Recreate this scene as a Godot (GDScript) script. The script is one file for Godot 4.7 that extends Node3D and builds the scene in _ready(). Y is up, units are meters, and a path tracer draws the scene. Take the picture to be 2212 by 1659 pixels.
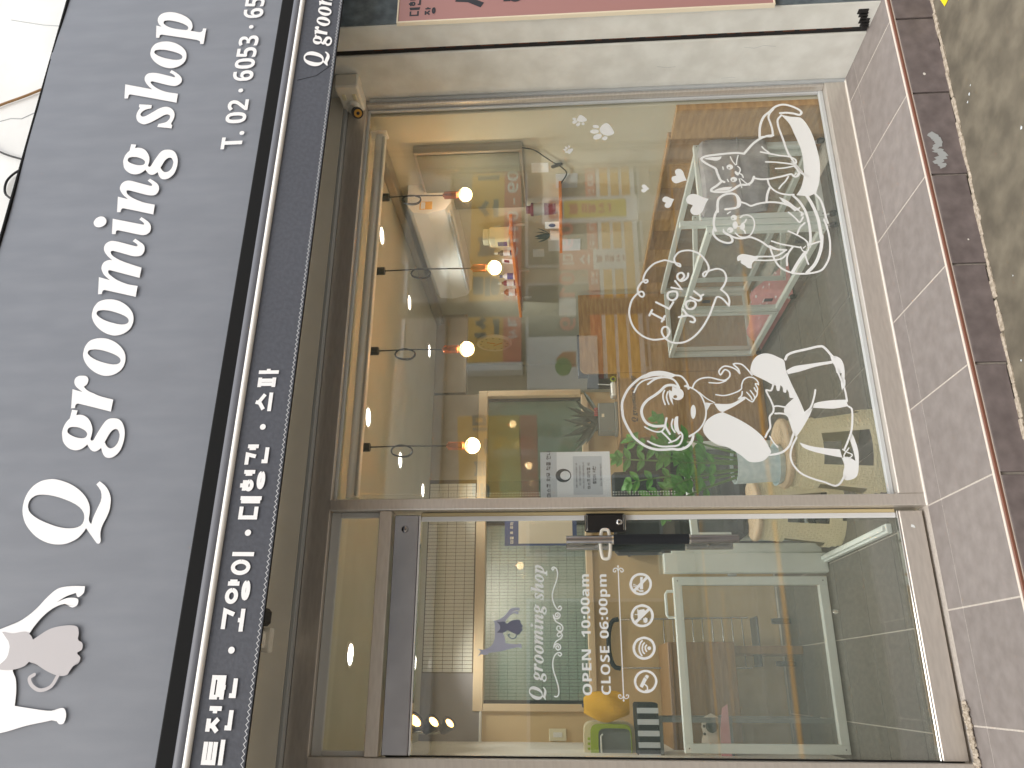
extends Node3D
# A dog grooming shop front, photographed with the phone held sideways: the camera is rolled so that the shop's up points to the left of the picture.
# x runs to the right along the shop front, y up, z out to the street; y = 0 is the top of the tiled porch, z = 0 the face of the shop glass.
var M := {}
var used := {}
var rng := RandomNumberGenerator.new()

const GLYPH := {
	"Q": [[233,170,226,138,213,103,196,73,177,49,156,30,132,17,109,12,90,11,79,7,70,-2,70,-2,92,-4,123,-12,154,-20,173,-18,190,-11,212,9,212,9,223,-1,223,-1,208,-23,188,-41,165,-53,146,-57,119,-58,95,-53,71,-45,51,-41,34,-42,11,-48,3,-45,2,-40,5,-34,56,14,56,14,43,20,23,35,10,55,2,78,0,102,3,130,13,161,29,191,50,217,74,239,98,253,120,261,144,264,169,262,192,254,212,239,226,218,232,194],[177,202,175,177,168,143,157,109,143,75,128,51,111,35,96,29,80,28,67,34,59,48,56,69,57,92,63,123,74,157,87,190,102,217,117,235,134,244,148,245,162,240,172,228,176,217]],
	"g": [[187,161,187,161,184,139,184,139,166,140,166,140,167,126,163,109,153,93,138,80,122,71,107,66,88,65,72,66,68,63,66,59,69,54,80,50,99,43,122,33,140,23,149,11,151,-6,148,-23,138,-38,122,-49,102,-57,77,-61,51,-60,29,-55,13,-45,3,-32,0,-19,3,-5,15,7,30,15,39,19,39,19,33,23,27,32,25,42,29,53,38,63,52,74,52,74,44,81,35,93,31,106,31,119,37,138,50,156,66,169,85,176,103,180,124,178,140,172,154,162,154,162],[120,139,118,122,111,104,103,91,93,83,84,83,78,88,76,100,78,116,84,134,92,150,100,159,107,161,115,159,119,152],[109,-20,107,-29,98,-36,87,-41,71,-42,55,-39,41,-30,36,-19,38,-9,47,1,60,10,60,10,76,4,94,-3,105,-11]],
	"r": [[92,177,92,177,80,136,80,136,92,153,104,167,116,175,128,177,138,174,145,164,146,149,144,136,137,127,128,123,118,123,109,126,101,135,101,135,93,127,82,111,73,90,63,67,55,40,47,10,47,10,0,10,0,10,33,137,34,145,32,149,26,152,17,151,17,151,16,166,16,166]],
	"o": [[157,101,152,77,139,49,119,23,97,5,75,-4,50,-6,27,1,10,18,2,37,0,60,7,86,20,111,40,136,62,154,85,165,107,167,127,164,147,151,156,128],[110,116,105,90,95,60,84,35,73,19,63,13,53,14,47,25,47,45,53,71,62,99,74,124,87,142,97,149,107,146,110,134]],
	"p": [[124,167,124,167,115,141,115,141,130,155,147,164,161,167,179,165,194,153,201,133,201,109,193,80,178,49,158,22,136,4,113,-5,95,-6,82,-1,82,-1,72,-38,71,-49,77,-56,92,-58,92,-58,91,-73,91,-73,0,-74,0,-74,1,-58,1,-58,15,-55,21,-48,26,-37,67,128,67,137,61,140,49,141,49,141,51,156,51,156],[151,110,143,79,132,52,118,28,106,15,94,13,88,18,89,31,96,64,105,93,117,116,130,131,141,136,149,133,151,122]],
	"h": [[115,250,115,250,80,121,80,121,97,139,118,156,138,166,156,166,169,158,173,142,172,123,166,99,144,35,143,29,147,28,157,37,171,57,171,57,184,50,184,50,169,28,149,6,131,-5,113,-6,99,4,93,19,95,35,102,60,124,124,125,132,120,135,107,126,90,107,75,83,62,53,49,-1,49,-1,0,-3,0,-3,57,215,55,221,46,223,35,223,35,223,36,239,36,239]],
	"s": [[138,164,138,164,131,107,131,107,113,106,113,106,110,122,103,137,93,146,82,149,72,142,70,131,76,118,91,97,106,77,115,60,118,41,112,22,98,6,81,-3,61,-6,44,-3,25,3,25,3,16,-4,16,-4,0,-4,0,-4,11,62,11,62,27,58,27,58,30,42,36,25,50,15,62,13,71,17,76,29,71,44,59,61,46,80,34,100,28,122,33,138,44,153,61,163,81,167,98,165,117,158,117,158,125,164,125,164]],
	"n": [[93,168,93,168,79,122,79,122,97,143,116,159,132,167,150,167,164,159,171,144,169,124,160,96,142,41,141,32,146,31,154,38,167,54,167,54,177,46,177,46,163,25,146,6,127,-2,109,-1,96,8,93,23,96,43,105,72,122,125,122,134,117,136,104,129,89,111,75,86,60,51,47,2,47,2,0,0,0,0,35,133,33,139,27,142,17,142,17,142,17,157,17,157]],
	"i": [[83,169,83,169,51,40,50,31,54,31,63,39,75,55,75,55,86,48,86,48,72,27,55,8,36,-1,17,-1,4,9,0,24,3,44,27,137,24,142,17,143,9,142,9,142,10,158,10,158]],
	"j": [[52,221,47,206,33,195,17,194,5,203,0,219,4,234,15,244,27,247,41,242,49,233]],
	"m": [[93,172,93,172,78,124,78,124,89,138,104,154,119,164,133,170,148,170,160,165,167,155,170,142,168,132,168,132,186,153,204,169,220,177,238,178,251,170,258,155,256,135,248,106,231,51,230,41,235,40,242,47,254,64,254,64,265,55,265,55,251,35,235,15,216,7,199,8,186,17,183,33,185,53,194,81,211,135,211,144,205,146,193,139,179,121,165,95,151,61,130,4,130,4,84,4,84,4,122,129,123,136,121,139,116,139,107,134,95,120,79,97,66,70,56,43,48,5,48,5,0,4,0,4,33,131,34,139,32,143,26,145,17,145,17,145,16,160,16,160]],
}
const LAYOUT := [["Q",-276],["g",33],["r",210],["o",353],["o",520],["m",685],["i",966],["j",1010],["n",1063],["g",1234],["s",1496],["h",1634],["o",1829],["p",1961]]
const DECAL_FILL := {
	"paw_a": [[[1989,1342,2008,1330,2002,1314,1981,1296,1970,1295,1963,1311,1964,1331,1974,1344]],[[1984,1348,1980,1349,1977,1353,1977,1358,1978,1363,1981,1367,1985,1368,1989,1367,1992,1362,1992,1358,1991,1353,1988,1349]],[[1970,1343,1964,1343,1959,1348,1955,1353,1953,1360,1956,1366,1960,1369,1966,1369,1971,1365,1975,1359,1976,1352,1974,1346]],[[1958,1329,1953,1328,1946,1330,1940,1334,1937,1339,1936,1345,1939,1349,1944,1350,1951,1349,1956,1344,1960,1339,1961,1333]],[[1951,1306,1947,1307,1944,1310,1943,1314,1944,1318,1947,1321,1951,1322,1955,1321,1958,1318,1959,1314,1958,1310,1955,1307]]],
	"paw_b": [[[1910,1231,1938,1218,1950,1195,1936,1179,1897,1161,1882,1161,1871,1181,1875,1208,1888,1224]],[[1926,1234,1921,1237,1919,1243,1920,1252,1923,1260,1929,1265,1935,1266,1940,1263,1941,1257,1941,1248,1938,1240,1932,1235]],[[1899,1236,1892,1239,1888,1248,1886,1259,1889,1270,1894,1278,1901,1281,1907,1278,1912,1269,1913,1258,1911,1247,1906,1238]],[[1875,1222,1866,1223,1857,1229,1851,1240,1849,1251,1851,1261,1858,1265,1866,1265,1876,1258,1882,1248,1884,1236,1882,1227]],[[1860,1194,1853,1195,1847,1199,1843,1205,1842,1212,1845,1217,1850,1221,1857,1221,1863,1217,1867,1210,1868,1203,1865,1198]]],
	"paw_c": [[[1786,1398,1797,1390,1800,1372,1792,1369,1776,1379,1768,1388,1773,1397]],[[1791,1402,1788,1404,1787,1407,1788,1412,1791,1416,1794,1418,1797,1419,1800,1416,1801,1413,1801,1408,1798,1405,1795,1402]],[[1798,1397,1797,1399,1798,1403,1801,1406,1805,1409,1808,1411,1812,1409,1814,1407,1813,1403,1810,1400,1806,1397,1802,1395]],[[1812,1385,1808,1386,1805,1387,1805,1390,1806,1394,1809,1395,1813,1396,1816,1395,1819,1393,1820,1390,1819,1387,1816,1386]],[[1779,1397,1777,1397,1775,1400,1774,1404,1775,1407,1777,1410,1780,1410,1783,1410,1785,1406,1785,1403,1784,1400,1782,1397]]],
	"heart_a": [[[1541,1003,1541,1003,1551,1010,1564,1019,1569,1027,1565,1036,1556,1039,1545,1032,1545,1032,1538,1042,1528,1041,1522,1033,1524,1024,1535,1013]]],
	"heart_b": [[[1477,887,1477,887,1483,902,1493,919,1493,933,1481,943,1467,942,1459,928,1459,928,1442,936,1431,930,1429,916,1439,905,1460,896]]],
	"heart_c": [[[1583,818,1583,818,1606,826,1636,832,1651,844,1652,861,1638,872,1614,867,1614,867,1607,887,1589,891,1572,880,1569,864,1579,838]]],
	"heart_d": [[[1472,722,1472,722,1484,750,1502,783,1501,808,1480,828,1454,827,1439,801,1439,801,1407,815,1386,804,1384,778,1402,758,1442,740]]],
	"cat": [[[1704,723,1711,700,1712,664,1714,637,1714,637,1698,647,1690,666,1696,696]],[[1516,692,1526,672,1533,645,1534,603,1534,603,1518,620,1514,646,1514,673]],[[1649,589,1641,592,1636,598,1634,606,1637,614,1642,619,1650,621,1658,618,1663,611,1665,603,1662,595,1656,590],[1644,604,1642,605,1640,607,1640,610,1640,612,1643,614,1645,614,1647,613,1649,611,1650,609,1649,606,1647,605]],[[1575,577,1568,580,1563,586,1561,594,1563,602,1569,607,1577,609,1584,606,1589,599,1591,591,1588,584,1583,578],[1572,592,1569,593,1567,595,1567,598,1568,600,1570,602,1572,602,1574,601,1576,599,1577,597,1576,594,1574,593]],[[1619,585,1625,580,1618,572,1610,564,1599,568,1598,574,1607,582]]],
	"dog": [[[1494,596,1480,582,1453,574,1427,580,1415,597,1415,597,1443,590,1470,590]],[[1361,598,1353,601,1348,606,1346,614,1348,621,1354,626,1362,627,1370,624,1375,618,1377,611,1374,604,1369,599],[1357,612,1354,613,1353,615,1352,618,1353,620,1355,622,1357,623,1360,622,1361,620,1362,617,1361,614,1359,613]],[[1293,622,1285,625,1280,630,1278,638,1280,645,1286,649,1294,651,1301,648,1307,642,1308,635,1306,628,1300,623],[1289,637,1287,639,1285,640,1284,643,1285,646,1287,647,1289,648,1291,647,1293,645,1293,642,1293,640,1291,638]],[[1319,599,1309,602,1301,607,1299,613,1302,619,1310,622,1320,623,1330,620,1337,615,1340,609,1337,603,1329,599]],[[1311,566,1302,568,1296,573,1294,579,1297,584,1303,588,1312,589,1320,586,1326,581,1329,575,1326,570,1320,566]],[[1469,389,1469,389,1458,369,1436,341,1404,311,1410,293,1410,293,1388,308,1397,329,1421,352,1442,375]],[[1141,620,1153,612,1160,591,1154,562,1145,533,1137,521,1137,521,1124,539,1107,554,1082,559,1082,559,1086,577,1096,585,1104,596,1114,606,1126,605,1123,618]]],
	"bed": [[[1958,321,1958,321,1943,274,1936,229,1911,209,1849,187,1773,175,1680,169,1617,174,1546,188,1485,211,1485,211,1470,245,1476,306,1476,306,1506,284,1540,269,1585,256,1638,249,1712,247,1758,252,1843,271,1901,286]]],
	"girl": [[[540,1109,540,1109,572,1065,579,1031,578,1001,570,971,560,947,560,947,552,951,545,967,553,990,555,1020,553,1051,546,1075]],[[506,912,506,912,512,897,496,889,489,891,489,891]],[[488,981,488,981,481,968,481,968,504,965,504,965,496,949,490,928,474,918,451,922,440,938,440,953,449,969,449,969,414,966,414,966,440,978,465,982],[455,947,450,950,448,956,450,962,455,964,461,961,463,955,461,949]],[[350,967,363,959,364,949,364,949,325,952,300,949,287,944,287,944,281,953,292,960,303,969,303,969,325,970]],[[383,872,367,875,356,880,351,886,356,891,368,894,384,894,400,892,412,886,416,880,411,875,400,872]],[[426,828,426,828,420,789,418,720,437,679,450,657,450,657,438,654,438,654,408,701,380,757,380,757,386,772,420,791,420,791,417,806,417,806,387,824,387,824]],[[564,620,590,615,620,602,642,580,652,550,647,519,631,489,617,469,586,466,565,465,494,446,429,425,371,410,371,410,392,374,392,374,360,390,304,427,264,458,264,458,268,467,295,474,326,479,352,484,352,484,368,496,389,495,404,487,439,448,439,448,441,465,462,466,481,472,481,472,463,479,463,479,468,489,487,489,500,497,500,497,473,505,473,505,474,515,498,517,498,517,502,529,523,561,553,613,553,613]],[[380,758,380,758,364,725,337,679,303,634,266,600,235,584,198,571,198,571,179,586,162,607,154,636,158,669,181,695,202,722,220,749,233,791,254,823,285,845,311,847,342,830,368,794]],[[634,266,634,266,630,239,614,221,581,214,537,218,494,227,469,239,469,239,503,239,550,229,550,229,551,250,551,250,581,253,608,263]],[[567,465,567,465,586,431,595,374,610,259,610,259,597,261,597,261,583,336,563,402,550,459,550,459]],[[392,374,392,374,412,364,424,304,427,229,427,229,397,224,397,224,387,285,390,343]],[[283,229,283,229,250,220,199,213,144,219,90,234,74,261,75,288,101,289,135,279,168,285,168,285,172,260,154,231,154,231,199,233,250,240,250,240]],[[238,451,238,451,221,404,210,339,205,287,205,287,169,283,169,283,180,334,197,398,215,436]]],
	"door_rule": [[[-273,1234,-276,1236,-277,1238,-276,1241,-273,1242,-271,1240,-270,1238,-271,1235]],[[-780,1236,-782,1237,-783,1240,-782,1242,-780,1243,-777,1242,-776,1239,-777,1237]]],
	"icon_smoking": [[[-345,1106,-359,1109,-371,1116,-381,1126,-387,1139,-389,1153,-387,1167,-381,1179,-371,1188,-359,1194,-345,1196,-331,1192,-319,1186,-309,1175,-303,1162,-301,1148,-303,1134,-309,1122,-319,1113,-331,1107],[-345,1115,-356,1118,-366,1123,-373,1131,-378,1141,-380,1152,-378,1163,-373,1173,-366,1180,-356,1184,-345,1186,-334,1183,-324,1178,-317,1170,-312,1160,-311,1149,-312,1138,-317,1128,-325,1121,-334,1117]],[[-317,1151,-317,1151,-317,1140,-317,1140,-336,1144,-336,1144,-346,1153,-346,1153]],[[-357,1155,-357,1155,-342,1141,-342,1141,-365,1142,-365,1142,-365,1155,-365,1155]]],
	"icon_food": [[[-468,1106,-481,1109,-493,1116,-503,1127,-509,1140,-511,1154,-509,1168,-503,1180,-493,1190,-481,1195,-468,1197,-454,1194,-442,1187,-431,1176,-426,1163,-423,1149,-426,1135,-432,1122,-442,1113,-454,1107],[-468,1116,-478,1118,-488,1123,-496,1132,-500,1142,-502,1153,-500,1164,-496,1174,-488,1182,-478,1186,-468,1187,-457,1185,-447,1179,-439,1171,-434,1160,-433,1149,-435,1138,-439,1128,-447,1121,-457,1117]],[[-446,1165,-446,1165,-442,1143,-442,1143,-452,1136,-452,1136,-472,1158,-472,1158,-473,1169,-473,1169]]],
	"icon_wifi": [[[-589,1106,-602,1109,-614,1116,-624,1127,-630,1140,-632,1154,-630,1167,-624,1179,-614,1189,-603,1194,-589,1196,-576,1193,-564,1186,-554,1176,-549,1163,-546,1149,-549,1135,-554,1123,-564,1113,-576,1108],[-589,1116,-600,1118,-609,1124,-617,1132,-621,1142,-623,1153,-621,1164,-617,1174,-609,1181,-600,1185,-589,1186,-579,1184,-569,1179,-562,1171,-557,1160,-555,1149,-557,1138,-562,1128,-569,1121,-579,1117]],[[-589,1124,-593,1125,-596,1129,-596,1134,-593,1137,-589,1138,-585,1136,-583,1133,-583,1128,-585,1125]]],
	"icon_camera": [[[-711,1107,-724,1111,-736,1118,-745,1128,-751,1141,-753,1155,-751,1168,-745,1181,-736,1190,-724,1195,-711,1197,-698,1194,-686,1187,-677,1177,-671,1164,-669,1150,-671,1136,-677,1124,-686,1115,-698,1109],[-711,1116,-721,1119,-731,1125,-738,1133,-743,1143,-745,1154,-743,1165,-738,1175,-731,1182,-722,1187,-711,1188,-701,1186,-691,1180,-684,1172,-679,1162,-677,1150,-679,1139,-684,1129,-691,1122,-700,1117]],[[-728,1176,-728,1176,-695,1157,-695,1157,-704,1147,-704,1147,-734,1165,-734,1165]],[[-693,1155,-693,1155,-686,1148,-686,1148,-691,1138,-691,1138,-703,1145,-703,1145]],[[-741,1155,-741,1155,-739,1137,-739,1137,-744,1135,-744,1135,-746,1158,-746,1158]]],
	"logo_dog": [[[-591,1807,-591,1807,-596,1790,-592,1770,-585,1756,-573,1745,-556,1739,-535,1737,-507,1738,-489,1741,-485,1747,-485,1747,-487,1739,-482,1724,-475,1709,-463,1695,-449,1684,-439,1673,-436,1658,-436,1639,-436,1639,-444,1639,-449,1645,-444,1649,-444,1649,-448,1660,-455,1671,-455,1671,-450,1658,-451,1645,-458,1644,-461,1650,-457,1660,-461,1672,-470,1683,-484,1693,-500,1700,-521,1705,-532,1707,-542,1701,-556,1697,-571,1695,-571,1695,-574,1672,-576,1650,-573,1636,-580,1631,-589,1632,-590,1637,-586,1643,-588,1656,-592,1676,-599,1701,-604,1730,-609,1763,-614,1765,-615,1781,-613,1792,-621,1805,-621,1805,-608,1796,-602,1793,-602,1793]]],
	"logo_cat": [[[-489,1731,-489,1731,-491,1718,-489,1702,-493,1694,-498,1690,-498,1690,-486,1672,-482,1654,-483,1639,-490,1635,-498,1634,-502,1628,-509,1627,-513,1632,-518,1627,-524,1628,-528,1634,-537,1639,-538,1650,-533,1665,-526,1679,-523,1689,-523,1689,-528,1694,-532,1709,-531,1730,-531,1730,-519,1718,-507,1717,-500,1720,-500,1720]]],
}
const DECAL_STROKE := {
	"cat": [[12,1821,442,1889,432,1946,407,1973,377,2005,343,2016,303,2001,259,1977,227,1960,220,1948,231,1957,257,1964,294,1963,325],[10,1821,442,1824,409,1825,381,1858,375,1906,380,1940,385,1968,374,1989,356],[12,1829,375,1825,409,1810,443,1784,477,1749,508,1725,528,1725,528,1731,563,1730,604,1726,653,1722,694,1715,724,1704,738,1688,731,1665,704,1642,674,1622,670,1601,665,1573,656,1562,640],[12,1568,650,1542,679,1525,703,1514,707,1508,691,1505,656,1508,625,1518,602,1533,581,1543,562,1542,538,1551,515,1567,503,1587,495],[10,1579,496,1571,465,1571,425,1578,389,1584,358,1594,315,1581,306,1578,295,1584,285,1597,278,1610,280,1627,287,1638,294],[8,1616,284,1599,268,1577,249],[5,1586,303,1599,291],[5,1582,292,1596,284],[9,1731,447,1720,408,1706,361,1699,322,1690,301,1676,285,1659,285,1652,297,1655,318,1662,353,1668,392,1671,429],[8,1762,437,1745,427,1725,407],[8,1630,387,1630,357,1636,316,1642,293],[8,1513,384,1534,368,1555,348,1580,332],[5,1677,305,1670,294],[5,1665,308,1660,297],[6,1651,639,1636,638],[6,1576,624,1563,620],[7,1650,567,1639,558,1623,558,1611,565],[7,1608,564,1601,552,1584,547],[6,1709,597,1684,590,1659,577],[6,1715,558,1689,567,1660,572],[6,1577,567,1553,564,1525,560],[6,1577,559,1555,541,1537,522],[9,1569,432,1537,429,1510,415,1487,387,1475,345,1475,319]],
	"dog": [[12,1396,686,1437,683,1468,675,1488,653,1497,626,1495,600,1480,584,1453,576,1427,580,1415,599,1411,626,1409,648],[11,1411,684,1380,700,1345,709,1314,710,1291,704],[11,1309,709,1289,717,1268,716,1242,698,1227,673,1222,648,1230,633,1245,633,1261,640,1271,656,1284,668],[7,1383,641,1389,634,1393,627],[6,1298,669,1283,666],[6,1312,603,1310,586],[7,1360,583,1370,569,1372,547,1358,527,1327,520,1292,528,1262,546,1250,573,1256,598,1275,615],[7,1349,556,1334,564,1325,578],[7,1299,587,1288,573,1272,568],[10,1274,656,1250,620,1244,586,1250,551,1239,523,1220,495,1194,468,1181,440,1174,390],[10,1448,576,1437,549,1423,527,1432,497,1439,458,1439,414,1429,372,1410,340,1389,323],[11,1446,450,1485,442,1521,427],[6,1398,309,1386,304],[7,1380,301,1375,293,1359,297,1369,285],[8,1380,355,1361,338,1340,323,1322,310,1351,290],[8,1318,287,1294,312,1259,329],[8,1276,369,1260,342,1238,311,1218,292,1200,286],[8,1224,452,1207,412,1196,371,1184,322],[6,1189,323,1167,316,1162,299,1178,288,1198,290],[5,1181,312,1191,300],[8,1198,282,1213,234],[8,1143,533,1142,491,1142,453,1149,427,1171,395],[8,1125,544,1121,494,1122,451,1129,417,1153,389],[9,1198,464,1163,459,1128,451,1089,434,1063,404,1050,372,1045,331,1048,290,1061,246,1096,217,1134,199,1183,189,1232,185,1293,189,1334,196],[15,1053,378,1100,349,1148,314,1157,304],[8,1155,309,1118,305,1094,300],[15,1050,312,1093,271,1146,243,1194,227,1244,218],[9,1191,357,1155,384,1126,394,1092,397],[8,1198,464,1176,424,1173,391]],
	"bed": [[10,1955,318,1928,339,1894,342,1856,337,1808,328,1752,320,1703,309],[10,1714,310,1649,284,1594,255],[12,1472,319,1442,297,1394,277,1338,268,1277,267,1227,272,1188,283],[15,1474,258,1424,239,1351,223,1285,220,1235,221],[10,1483,218,1448,197,1396,187,1345,184,1314,180]],
	"bubble": [[9,1136,973,1123,1006,1094,1036,1065,1054,1036,1061,1023,1052,1028,1042,1038,1043,1036,1056,1022,1073,997,1088,976,1089,957,1082,950,1070,960,1062,975,1066,977,1078,962,1098,934,1119,898,1131,867,1135,828,1130,793,1117,765,1096,743,1067,732,1036,732,1012,738,980,754,964,775,958,792,967,793,983,776,993,758,991,738,980,720,960,713,935,717,893,743,850,788,809,852,771,912,745,940,730,929,706,892,681,892,681,924,677,953,687,977,709,977,709,1005,690,1038,679,1073,688,1086,712,1082,738,1073,760,1051,774,1047,781,1061,784,1073,772,1076,759,1099,755,1134,767,1167,790,1186,823,1189,857,1180,887,1154,908,1134,910,1114,901,1104,886,1116,886,1124,904,1130,921,1140,954,1136,973],[10,881,1030,854,1044],[10,867,1037,831,980],[10,849,974,821,990],[10,920,1009,920,1009,885,952,885,952,918,931,918,931],[10,974,930,970,947,956,955,937,951,928,935,936,918,955,909,971,913,975,930],[10,994,934,994,934,983,887,983,887,1028,915,1028,915],[10,1030,890,1051,871,1070,880,1064,898,1046,903,1027,890,1033,869,1049,855,1066,852],[10,924,852,919,869,902,875,885,869,880,853,889,837,905,830,919,835,925,852],[10,879,889,879,889,849,872,849,872,841,911,841,911],[10,849,872,840,848,825,840,813,847,817,861],[10,942,851,923,818,928,805,944,805,971,832],[10,944,805,953,792]],
	"girl": [[11,396,1190,431,1188,457,1179,492,1160,521,1134,546,1103,558,1081],[8,556,951,551,924,532,907,509,897,490,896],[11,399,1189,367,1187,335,1177,300,1161,272,1145,247,1119,228,1091,216,1054,215,1013,217,984,214,961,219,937,231,916,253,899,274,892],[7,271,909,282,888],[9,516,1071,538,1040,547,1009,545,979,533,955,513,942,495,936],[7,478,1134,514,1114,536,1082,550,1009],[12,497,937,509,963,506,993,482,1019,463,1044,442,1076,416,1098,388,1106,356,1100,334,1085,322,1059,320,1035,322,1010],[9,356,1000,338,1005,321,1007,304,1001,284,991],[7,318,1096,305,1075,295,1049,297,1025,317,1009],[8,295,1025,270,1003,248,986],[7,245,998,257,966,275,947],[8,253,1087,237,1058,228,1024,230,971],[8,229,974,235,956,253,943,278,938,291,945],[7,485,1000,466,1008,443,1008,419,1002],[7,478,986,459,993,437,991,420,986],[7,350,974,332,980,310,979,291,969],[7,273,909,291,878,317,852,353,834,395,828,432,835,465,849,491,877,503,911],[7,492,879,519,865,537,838,541,798,530,759,527,734,543,713,565,711,577,730,553,751,571,756,593,733,589,703,575,680,557,667],[7,558,667,580,672,603,690,602,657,579,634,549,615],[6,517,804,514,760,524,730],[5,473,851,443,821,423,789],[6,460,780,455,746,464,706,483,669,504,664,528,652,539,629,535,609,518,594,502,592],[6,505,592,507,605,484,598,470,604,489,612],[6,468,646,448,632,434,627],[6,476,630,455,618,441,614],[6,472,665,453,670,439,684,445,658,431,640,424,626,438,616,454,604,476,600],[8,263,590,284,578,306,564,338,563,357,560,374,545,395,540,427,547,476,562,474,542,501,529],[7,400,542,402,521,396,488],[8,368,536,368,510,361,482],[6,266,571,240,559,218,543],[9,184,580,188,551,199,521,224,494,259,478,275,471],[11,619,463,639,452,652,426,666,365,679,299,664,281,639,265,625,255],[8,565,247,543,243,511,236,468,228,418,227],[7,516,223,489,228,495,237],[8,473,353,439,363,392,384,371,409],[8,395,225,383,213,331,218,285,229,240,250,205,269],[5,204,278,191,261,179,241,164,261,174,277,209,251],[8,259,460,223,482,188,494,163,495,138,488,103,462,78,414,63,369,48,332,57,310,86,289]],
	"door_scroll": [[5,-282,1498,-288,1504,-282,1507,-276,1500,-283,1489,-303,1484,-332,1490,-361,1501,-390,1507,-421,1501,-442,1488,-445,1476,-436,1471,-430,1477,-435,1483],[5,-463,1486,-465,1485,-468,1485,-470,1487,-471,1490,-469,1494,-465,1496,-460,1495,-457,1491,-456,1485,-459,1480,-465,1477,-472,1479,-477,1485,-478,1493,-473,1500,-465,1504,-477,1501,-490,1492,-500,1474,-512,1467,-525,1471,-527,1481,-518,1491,-507,1487,-509,1478,-516,1477],[5,-588,1486,-587,1485,-584,1485,-582,1487,-581,1490,-583,1494,-587,1496,-591,1495,-595,1492,-596,1486,-593,1480,-587,1477,-580,1479,-575,1484,-574,1493,-579,1500,-587,1504,-575,1501,-564,1494,-554,1477,-542,1470,-532,1475,-532,1484,-540,1490,-547,1484,-542,1477],[5,-614,1487,-619,1480,-612,1474,-606,1481,-609,1493,-623,1504,-645,1509,-675,1506,-705,1496,-735,1488,-758,1488,-767,1495,-766,1504]],
	"door_rule": [[4,-289,1238,-542,1239,-768,1239],[4,-293,1238,-282,1245,-284,1255,-294,1258,-297,1251,-291,1248],[4,-293,1238,-282,1230,-285,1220,-294,1218,-297,1226,-291,1228],[4,-287,1238,-276,1238],[3,-762,1239,-772,1247,-770,1256,-761,1258,-759,1251,-764,1249],[3,-762,1239,-772,1233,-770,1223,-761,1220,-759,1227,-764,1230],[3,-768,1239,-777,1239]],
	"icon_smoking": [[11,-370,1177,-319,1124],[3,-370,1156,-370,1142],[3,-374,1156,-374,1142],[3,-371,1158,-362,1164,-353,1166,-347,1175,-346,1180],[3,-370,1163,-360,1169,-354,1174,-353,1181]],
	"icon_food": [[11,-492,1178,-443,1124],[4,-443,1168,-478,1167],[3,-462,1180,-463,1168],[5,-478,1145,-491,1145],[5,-476,1139,-493,1140],[5,-478,1134,-491,1135]],
	"icon_wifi": [[6,-578,1141,-580,1143,-583,1145,-586,1146,-589,1146,-593,1146,-596,1145,-598,1144,-601,1142],[6,-570,1149,-574,1153,-579,1156,-584,1157,-589,1158,-595,1158,-600,1157,-605,1155,-609,1151],[6,-562,1157,-568,1163,-575,1166,-582,1169,-589,1170,-597,1170,-604,1168,-611,1165,-617,1161]],
	"icon_camera": [[5,-722,1155,-730,1147,-741,1147]],
	"logo_cat": [[4,-538,1650,-550,1656,-554,1668,-549,1679,-541,1684,-537,1679]],
}

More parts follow.
